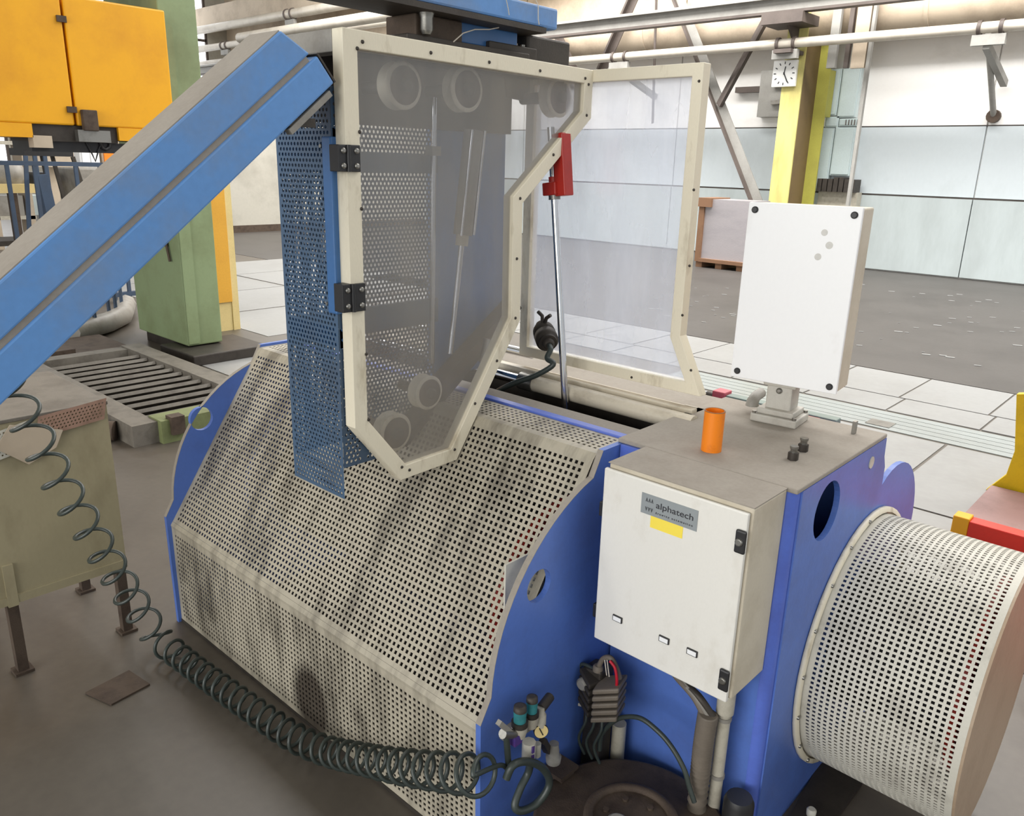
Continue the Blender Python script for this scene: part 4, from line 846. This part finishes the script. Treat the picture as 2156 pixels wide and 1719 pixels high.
# ================================================================== AIR PREPARATION UNIT ON THE END PLATE
XU = -1.015
c = onx(1118, 1545, XU)
t = thing('air_filter_regulator', 'air filter regulator with teal caps and round gauge on the blue end plate', 'pneumatic unit', (XU-.02, c[1], c[2]-.08))
def U(px, py, dx=0): return onx(px, py, XU+dx)
p = U(1118, 1548); MB().box((PX1+.0005, p[1]-.05, p[2]-.012), (XU-.02, p[1]+.05, p[2]+.012)).build('mount_bracket', m_greyp, t)
for px, py, r in ((1094, 1528, .0175), (1119, 1508, .0155)):
    p = U(px, py); MB().lathe(p, (0, 0, 1), [(-.030, r*.8), (-.012, r*1.05), (.0, r*1.05)], 20).build('body', m_grey_lt, t)
    MB().lathe(p, (0, 0, 1), [(.0, r*1.12), (.012, r*1.12)], 20).build('collar', m_dsteel, t)
    MB().lathe(p, (0, 0, 1), [(.012, r*.84), (.034, r*.88), (.040, r*.88)], 20).build('teal_cap', m_teal, t)
    MB().lathe(p, (0, 0, 1), [(.040, r*.9), (.052, r*.84), (.054, r*.5)], 20).build('dark_top', m_dsteel, t)
p = U(1138, 1505); MB().lathe(p, (0, 0, 1), [(-.03, .014), (.0, .014), (.002, .011), (.022, .010)], 14).build('lubricator', m_grey_lt, t)
MB().cyl(p+A(0, 0, .016), p+A(-.01, .045, .020), .012, 12).build('side_knob', m_dsteel, t)
a, b = U(1102, 1555), U(1124, 1612)
bw = MB().lathe(U(1114, 1562), (0, 0, -1), [(0, .0165), (.045, .0165), (.056, .011), (.06, .004)], 8).build('slotted_bowl_guard', m_creamd, t)
for zz in (.012, .036): q = U(1114, 1562)+A(.0155, -.003, -zz); MB().obox(q, (.002, 0, 0), (0, .0035, 0), (0, 0, .009)).build('sight_slot', m_purple, bw)
MB().lathe(U(1132, 1566), (0, 0, -1), [(0, .009), (.035, .009), (.04, .005)], 10).build('second_bowl', m_creamd, t)
p = U(1140, 1542, .012); gd = unit(A(.8, -.55, .1))
g = MB().lathe(p-gd*.018, gd, [(0, .0165), (.016, .018)], 24).build('pressure_gauge', m_black, t)
MB().lathe(p-gd*.002, gd, [(0, .0165), (.0012, .0165)], 24).build('dial', m_yelpost2, g)
gu = unit(np.cross(gd, A(0, 0, 1))); gv = np.cross(gu, gd); e = p; MB().bar(e-gv*.009-gu*.004, e+gv*.010+gu*.005, .0025, .001, gd).build('needle', m_black, g)
p = U(1166, 1580); MB().lathe(p, (0, 0, 1), [(-.035, .018), (-.018, .020), (-.016, .014), (.0, .014), (.012, .012), (.02, .012)], 16).build('outlet_valve', m_greyp, t)
MB().bar(p+A(-.01, -.012, .0), U(1142, 1560), .016, .016).build('outlet_pipe', m_dsteel, t)
p = U(1064, 1545); MB().bar(U(1050, 1522), U(1078, 1546), .012, .012).build('inlet_lever', m_greyp, t)
MB().cyl(U(1066, 1552), U(1072, 1630), .0075, 10).build('inlet_pipe', m_hose, t)
MB().cyl(U(1058, 1546), U(1082, 1546), .011, 12).build('inlet_coupling', m_steel, t)
MB().obox(U(1084, 1555), (.012, 0, 0), (0, .012, 0), (0, 0, .012)).build('inlet_block', m_purple, t)
# black hose loops under it
def spline(P, n=10):
    P = [A(*p) for p in P]; out = []
    for i in range(len(P)-1):
        p0, p1, p2, p3 = P[max(i-1, 0)], P[i], P[i+1], P[min(i+2, len(P)-1)]
        for k in range(n):
            u = k/n; out.append(.5*((2*p1)+(-p0+p2)*u+(2*p0-5*p1+4*p2-p3)*u*u+(-p0+3*p1-3*p2+p3)*u**3))
    return out+[P[-1]]
lp = [(1066, 1640, 0), (1080, 1612, .005), (1110, 1604, .01), (1140, 1616, .015), (1156, 1642, .02), (1150, 1668, .02), (1126, 1696, .01), (1096, 1708, 0), (1084, 1696, -.01), (1096, 1660, -.015), (1112, 1628, -.015), (1116, 1606, -.012)]
o = MB().tube(spline([onx(x, y, -1.0+d) for x, y, d in lp]), .0095, 10); tag(o.build('looped_hose', m_hose), 'looped grey hose hanging under the air filter regulator', 'hose')
o = MB().box((-1.055, 1.33, 0), (-1.005, 1.38, .17)).box((-1.06, 1.32, .17), (-1.0, 1.39, .18)); tag(o.build('floor_bracket', m_rust), 'short rusty bracket post beside the floor reel', 'bracket')
# ================================================================== VALVE TERMINAL
YV = 1.47
c = ony(1262, 1452, YV)
t = thing('valve_terminal', 'grimy ribbed valve terminal with plugs and a red wire below the cabinet', 'pneumatic valve', (c[0], YV, c[2]-.06))
MB().obox(c+A(-.022, .02, .0), (.030, 0, .006), (0, .03, 0), (0, 0, .052)).build('valve_block', m_dsteel, t, .006)
for k in range(5):
    q = c+A(.022, -.004, .034-k*.021)
    MB().obox(q+A(.012, 0, 0), (.030, .014, .010), (-.010, .034, 0), (0, 0, .0072)).build('rib', m_conduit, t, .004)
    MB().obox(q+A(-.040, .0, 0), (.026, -.012, -.008), (.008, .030, 0), (0, 0, .0068)).build('rib', m_dsteel, t, .004)
MB().lathe(c+A(-.034, -.02, .012), (0, -1, 0), [(0, .017), (.012, .017), (.016, .012)], 18).build('pale_plug', m_greyp, t)
for k in range(3): MB().obox(c+A(-.036, -.014, -.022-k*.018), (.014, 0, .004), (0, .006, 0), (0, 0, .004)).build('terminal_clip', m_grey_lt, t)
MB().lathe(c+A(-.008, .0, .052), (0, 0, 1), [(0, .014), (.012, .014), (.016, .010)], 14).build('top_gland', m_conduit, t)
w0 = c+A(-.006, 0, .066)
MB().tube(spline([w0, w0+A(.012, 0, .028), w0+A(.034, .0, .04), w0+A(.052, 0, .022), c+A(.052, .01, .055)]), .007, 10).build('cable_loop', m_conduit, t)
MB().tube(spline([c+A(.034, -.012, .107), c+A(.05, -.012, .095), c+A(.058, -.012, .068), c+A(.058, -.01, .046)]), .004, 8).build('red_wire', paint('red_wire', (196, 20, 44)), t)
for dx in (.012, .020): MB().tube(spline([c+A(dx, -.004, .10), c+A(dx+.006, -.006, .08), c+A(dx+.01, -.004, .055)]), .0017, 6).build('thin_wire', m_pipe, t)
MB().tube(spline([c+A(-.02, 0, .05), c+A(-.06, 0, .045), c+A(-.075, 0, .0), c+A(-.07, .0, -.05), c+A(-.055, 0, -.06)]), .005, 8).build('side_tube', m_hose, t)
z0 = c[2]-.052
MB().obox(A(c[0]-.02, YV+.03, z0/2), (.028, 0, 0), (0, .025, 0), (0, 0, z0/2)).build('stand', m_dsteel, t)
for k, (dx, dz) in enumerate(((-.03, .0), (-.005, .0), (.02, .0))):
    MB().tube(spline([c+A(dx, -.015, -.045), c+A(dx+.012, -.025, -.09), c+A(dx-.004, -.03, -.15), c+A(dx+.01, -.02, -.2)]), .004, 8).build('air_tube', m_hose, t)
a = ony(1302, 1525, 1.54); o = MB().cyl((a[0], 1.545, 0), (a[0], 1.545, a[2]), .019, 18); tag(o.build('grey_standpipe', m_grey_lt), 'pale grey standpipe behind the valve terminal', 'pipe')
o = MB().tube(spline([ony(x, y, 1.46) for x, y in ((1262, 1580), (1268, 1545), (1300, 1515), (1345, 1512), (1385, 1540), (1415, 1575), (1440, 1620), (1452, 1660), (1462, 1690))]), .0062, 8); tag(o.build('arched_tube', m_hose), 'thin grey tube arching from the valve terminal to the corrugated conduit', 'tube')
# ================================================================== CONDUIT AND PIPE UNDER THE CABINET
t = thing('corrugated_conduit', 'grey brown corrugated conduit rising from the floor under the cabinet', 'conduit', (*ony(1470, 1690, 1.50)[:2], 0))
ax = spline([ony(1466, 1712, 1.50)*A(1, 1, 0)+A(0, 0, .0), ony(1473, 1640, 1.50), ony(1482, 1560, 1.50), ony(1491, 1505, 1.50)], 26)
P = []; R_ = []
for i, p in enumerate(ax): P.append(p); R_.append(.0245 if i % 2 else .0200)
MB().tube(P, R_, 16).build('corrugated_tube', m_conduit, t)
for k, dx in enumerate((-.008, .004, .012)):
    MB().tube(spline([ax[-1]+A(dx, .004*k, -.01), ony(1462+k*5, 1468, 1.50), ony(1425+k*5, 1425+k*3, 1.52), ony(1408+k*8, 1398, 1.53)]), .009, 8).build('cable', (m_conduit, m_greyp, m_dsteel)[k], t)
t = thing('white_support_pipe', 'pale support pipe with clamps standing beside the corrugated conduit', 'pipe', (*ony(1510, 1700, 1.535)[:2], 0))
a = ony(1526, 1500, 1.54)
MB().cyl((a[0], 1.54, 0), (a[0], 1.54, a[2]), .0155, 18).build('tube', m_grey_lt, t)
MB().cyl((a[0], 1.54, a[2]), (a[0]-.002, 1.545, CZ0+.02), .021, 18).build('upper_sleeve', m_grey_lt, t)
for z in (a[2]-.02, .24): MB().lathe((a[0], 1.54, z), (0, 0, 1), [(0, .018), (.01, .018)], 16).build('pipe_clamp', m_greyp, t)
MB().lathe((a[0], 1.54, .05), (0, 0, 1), [(0, .0165), (.05, .0165)], 16).build('red_tape', m_red, t)
p = ony(1540, 1690, 1.52); o = MB().lathe((p[0]+.012, 1.535, 0), (0, 0, 1), [(0, .036), (p[2], .036), (p[2]+.014, .03)], 20); tag(o.build('black_cap_post', m_black), 'low black capped post at the foot of the pale support pipe', 'post')
# ================================================================== FLOOR REEL
t = thing('floor_reel', 'rusty round reel lying flat on the floor in front of the housing', 'reel', (-.80, 1.335, 0))
MB().lathe((-.80, 1.335, 0), (0, 0, 1), [(0, .20), (.02, .22), (.12, .22), (.14, .232), (.155, .232), (.158, .225)], 48).build('rim_drum', m_rust, t)
MB().lathe((-.80, 1.335, .158), (0, 0, 1), [(0, .115), (.03, .112), (.034, .105), (.034, .092), (.022, .090)], 40).build('hub_ring', m_rust, t)
MB().lathe((-.80, 1.335, .158), (0, 0, 1), [(.001, .088), (.02, .088)], 32).build('hub_plate', m_dsteel, t)
MB().lathe((-.815, 1.30, .178), (0, 0, 1), [(0, .028), (.012, .026), (.016, .02)], 18).build('centre_cap', m_greyp, t)
for k in range(6):
    a = k*PI/3+.3; MB().lathe((-.80+.062*math.cos(a), 1.335+.062*math.sin(a), .178), (0, 0, 1), [(0, .008), (.008, .008)], 6).build('hub_bolt', m_rust, t)
# dark sheet for the shadow under the drum, and knob, at lower right
q = [onz(x, y) for x, y in ((1655, 1740), (1725, 1612), (1815, 1655), (1740, 1760))]
o = MB().prism([p+A(0, 0, .001) for p in q], (0, 0, .012)); tag(o.build('floor_shadow_sheet', m_dsteel), 'dark sheet laid on the floor as the shadow below the drum guard', 'plate')
p = onz(1708, 1712, .02); o = MB().lathe((p[0], p[1], .013), (0, 0, 1), [(0, .012), (.016, .013), (.02, .009)], 16); tag(o.build('round_stud', m_creamd), 'small pale round stud standing on the dark shadow sheet', 'knob')
# ================================================================== TABLE WITH PERFORATED SCRAP
t = thing('sheet_table', 'drab beige sheet metal table on thin rusty legs at the left edge', 'table', (-2.93, .66, 0))
TX0, TX1, TY0, TY1, TZ = -3.62, -2.69, .40, .968, .868
tl = onx(222, 840, -2.69); bk = onz(130, 783, TZ)
TX0 = -3.22
MB().box((TX1-.012, TY0, .285), (TX1, TY1, TZ-.012)).build('front_sheet', m_table, t)
MB().box((TX0, TY0, TZ-.012), (TX1+.004, TY1+.004, TZ)).build('top_sheet', m_grate, t, .002)
MB().box((TX0, TY1-.012, .285), (TX1-.012, TY1, TZ-.012)).build('side_sheet', m_table, t)
MB().box((TX1-.03, TY0, .262), (TX1+.006, TY1, .29)).build('lower_rail', m_table, t)
MB().box((TX1-.004, .596, .255), (TX1+.008, .626, .40)).build('corner_strip', m_table, t)
for x, y in ((-2.715, .611), (-2.715, .95), (-3.11, .955), (-3.11, .611)):
    l = MB().box((x-.016, y-.016, .0), (x+.016, y+.016, .28)).build('leg', m_rust, t); MB().box((x-.028, y-.028, 0), (x+.028, y+.028, .01)).build('foot_pad', m_rust, l)
def scrap(label, pts, m, dx, pit=.011):
    P = [onx(x, y, -2.684+dx) for x, y in pts]; O = P[0]; U_, V_ = P[1]-P[0], P[3]-P[0]
    o = MB().perf(O, U_, V_, pit, pit, pit*.27, (-.0012, 0, 0), .003, .003, rnd=True, stagger=True); tag(o.build('perforated_scrap', m), label, 'metal sheet', 'scrap sheets on the table front')
scrap('pinkish brown perforated scrap sheet hanging at the table top corner', ((80, 878), (224, 838), (213, 900), (76, 925)), m_pink, .006)
scrap('pale perforated scrap sheet behind the hose coils on the table', ((-60, 930), (60, 885), (78, 960), (-40, 985)), m_creamd, .004)
o = MB().prism([onx(x, y, -2.676) for x, y in ((20, 895), (132, 905), (118, 942), (60, 978), (-10, 945))], (.003, 0, 0)); tag(o.build('paper_scrap', m_duct), 'crumpled tan scrap sheet across the table front', 'sheet', 'scrap sheets on the table front')
q = [onz(x, y) for x, y in ((180, 1462), (272, 1415), (316, 1444), (235, 1487))]
o = MB().prism([p+A(0, 0, .0005) for p in q], (0, 0, .006)); tag(o.build('floor_hatch', m_rust), 'rusty square hatch plate set in the floor near the table', 'hatch')
# ================================================================== SPIRAL AIR HOSE
ctrl = [onx(15, 800, -2.40), onx(48, 868, -2.41), onx(85, 940, -2.42), onx(125, 1015, -2.43), onx(168, 1085, -2.44), onx(208, 1150, -2.45), onx(250, 1220, -2.47), onx(292, 1285, -2.50),
        onz(335, 1345, .055), onz(395, 1395, .044), onz(470, 1450, .044), onz(545, 1503, .044), onz(620, 1553, .044)] + [ony(x, y, 1.050) for x, y in ((690, 1582), (760, 1598), (830, 1612), (900, 1622), (960, 1628), (1030, 1636))]
for i in range(8, 13):
    if ctrl[i][1] > 1.052: ctrl[i][1] = 1.052
axis = spline(ctrl, 24); axis = np.array(axis)
seg = np.linalg.norm(np.diff(axis, axis=0), axis=1); sl = np.concatenate([[0], np.cumsum(seg)]); Ltot = sl[-1]
hang = sl[8*24]
pts = []; ph = 0.6; ds = .0022; s = 0; u = None
def at(s):
    i = min(np.searchsorted(sl, s, side='right')-1, len(axis)-2); f = (s-sl[i])/max(seg[i], 1e-9); return axis[i]*(1-f)+axis[i+1]*f
while s < Ltot:
    p = at(s); d = unit(at(min(s+.02, Ltot))-at(max(s-.02, 0)))
    if u is None: u = frame_of(d)[0]
    u = unit(u-d*np.dot(u, d)); v = np.cross(d, u)
    f = min(1, max(0, (s-hang+.05)/.2)); pit = .100*(1-f)+.047*f; R = .045*(1-f)+.037*f
    if s > Ltot-.5: g = (s-Ltot+.5)/.5; pit = .047+.014*g; R = .037+.007*g
    q = p+R*(math.cos(ph)*u+math.sin(ph)*v); q[2] = max(q[2], .0075); pts.append(q)
    st = .26; ph += st; s += pit*st/(2*PI)
pts += spline([pts[-1], U(1052, 1612), U(1072, 1625)], 8)
t_ = MB().tube(pts, .0058, 7); tag(t_.build('spiral_air_hose', m_hose), 'long dark grey green spiral air hose coiled along the hood base', 'hose')
# ================================================================== RED AND YELLOW MACHINE AT THE RIGHT EDGE
t = thing('red_yellow_machine', 'red machine base with yellow corner post at the right edge', 'machine', (-.4, 4.5, 0))
MB().box((-.80, 4.0, 0), (-.73, 4.08, .115)).build('yellow_end', m_yel, t, .005)
MB().box((-.73, 4.0, 0), (1.2, 4.08, .105)).build('red_base', m_redb, t, .005)
MB().box((-.80, 4.08, 0), (1.2, 4.76, .05)).build('plinth', paint('plinth_mauve', (150, 116, 112)), t)
yf_ = [ony(x, y, 4.78) for x, y in ((2075, 1032), (2118, 1000), (2136, 950), (2140, 830), (2260, 830), (2260, 1060))]
MB().prism(yf_, (0, .05, 0)).build('yellow_frame', paint('machine_yellow', (236, 200, 10)), t, .004)
MB().box((-.24, 2.95, 0), (.9, 4.0, .2)).build('red_side', m_redb, t, .01)
# ------------------------------------------------------------------ small litter on the floor (screws, chips) as one countless scatter
mb = MB()
for k in range(160):
    x, y = random.uniform(-6, 0), random.uniform(8, 13); r = random.uniform(.01, .04)
    mb.obox((x, y, .007), (r, r*.3, 0), (-r*.2, r*.4, 0), (0, 0, .003))
o = mb.build('floor_debris', m_tile); o['kind'] = 'stuff'; o['label'] = 'pale crumbs scattered on the dark screed floor'; o['category'] = 'debris'
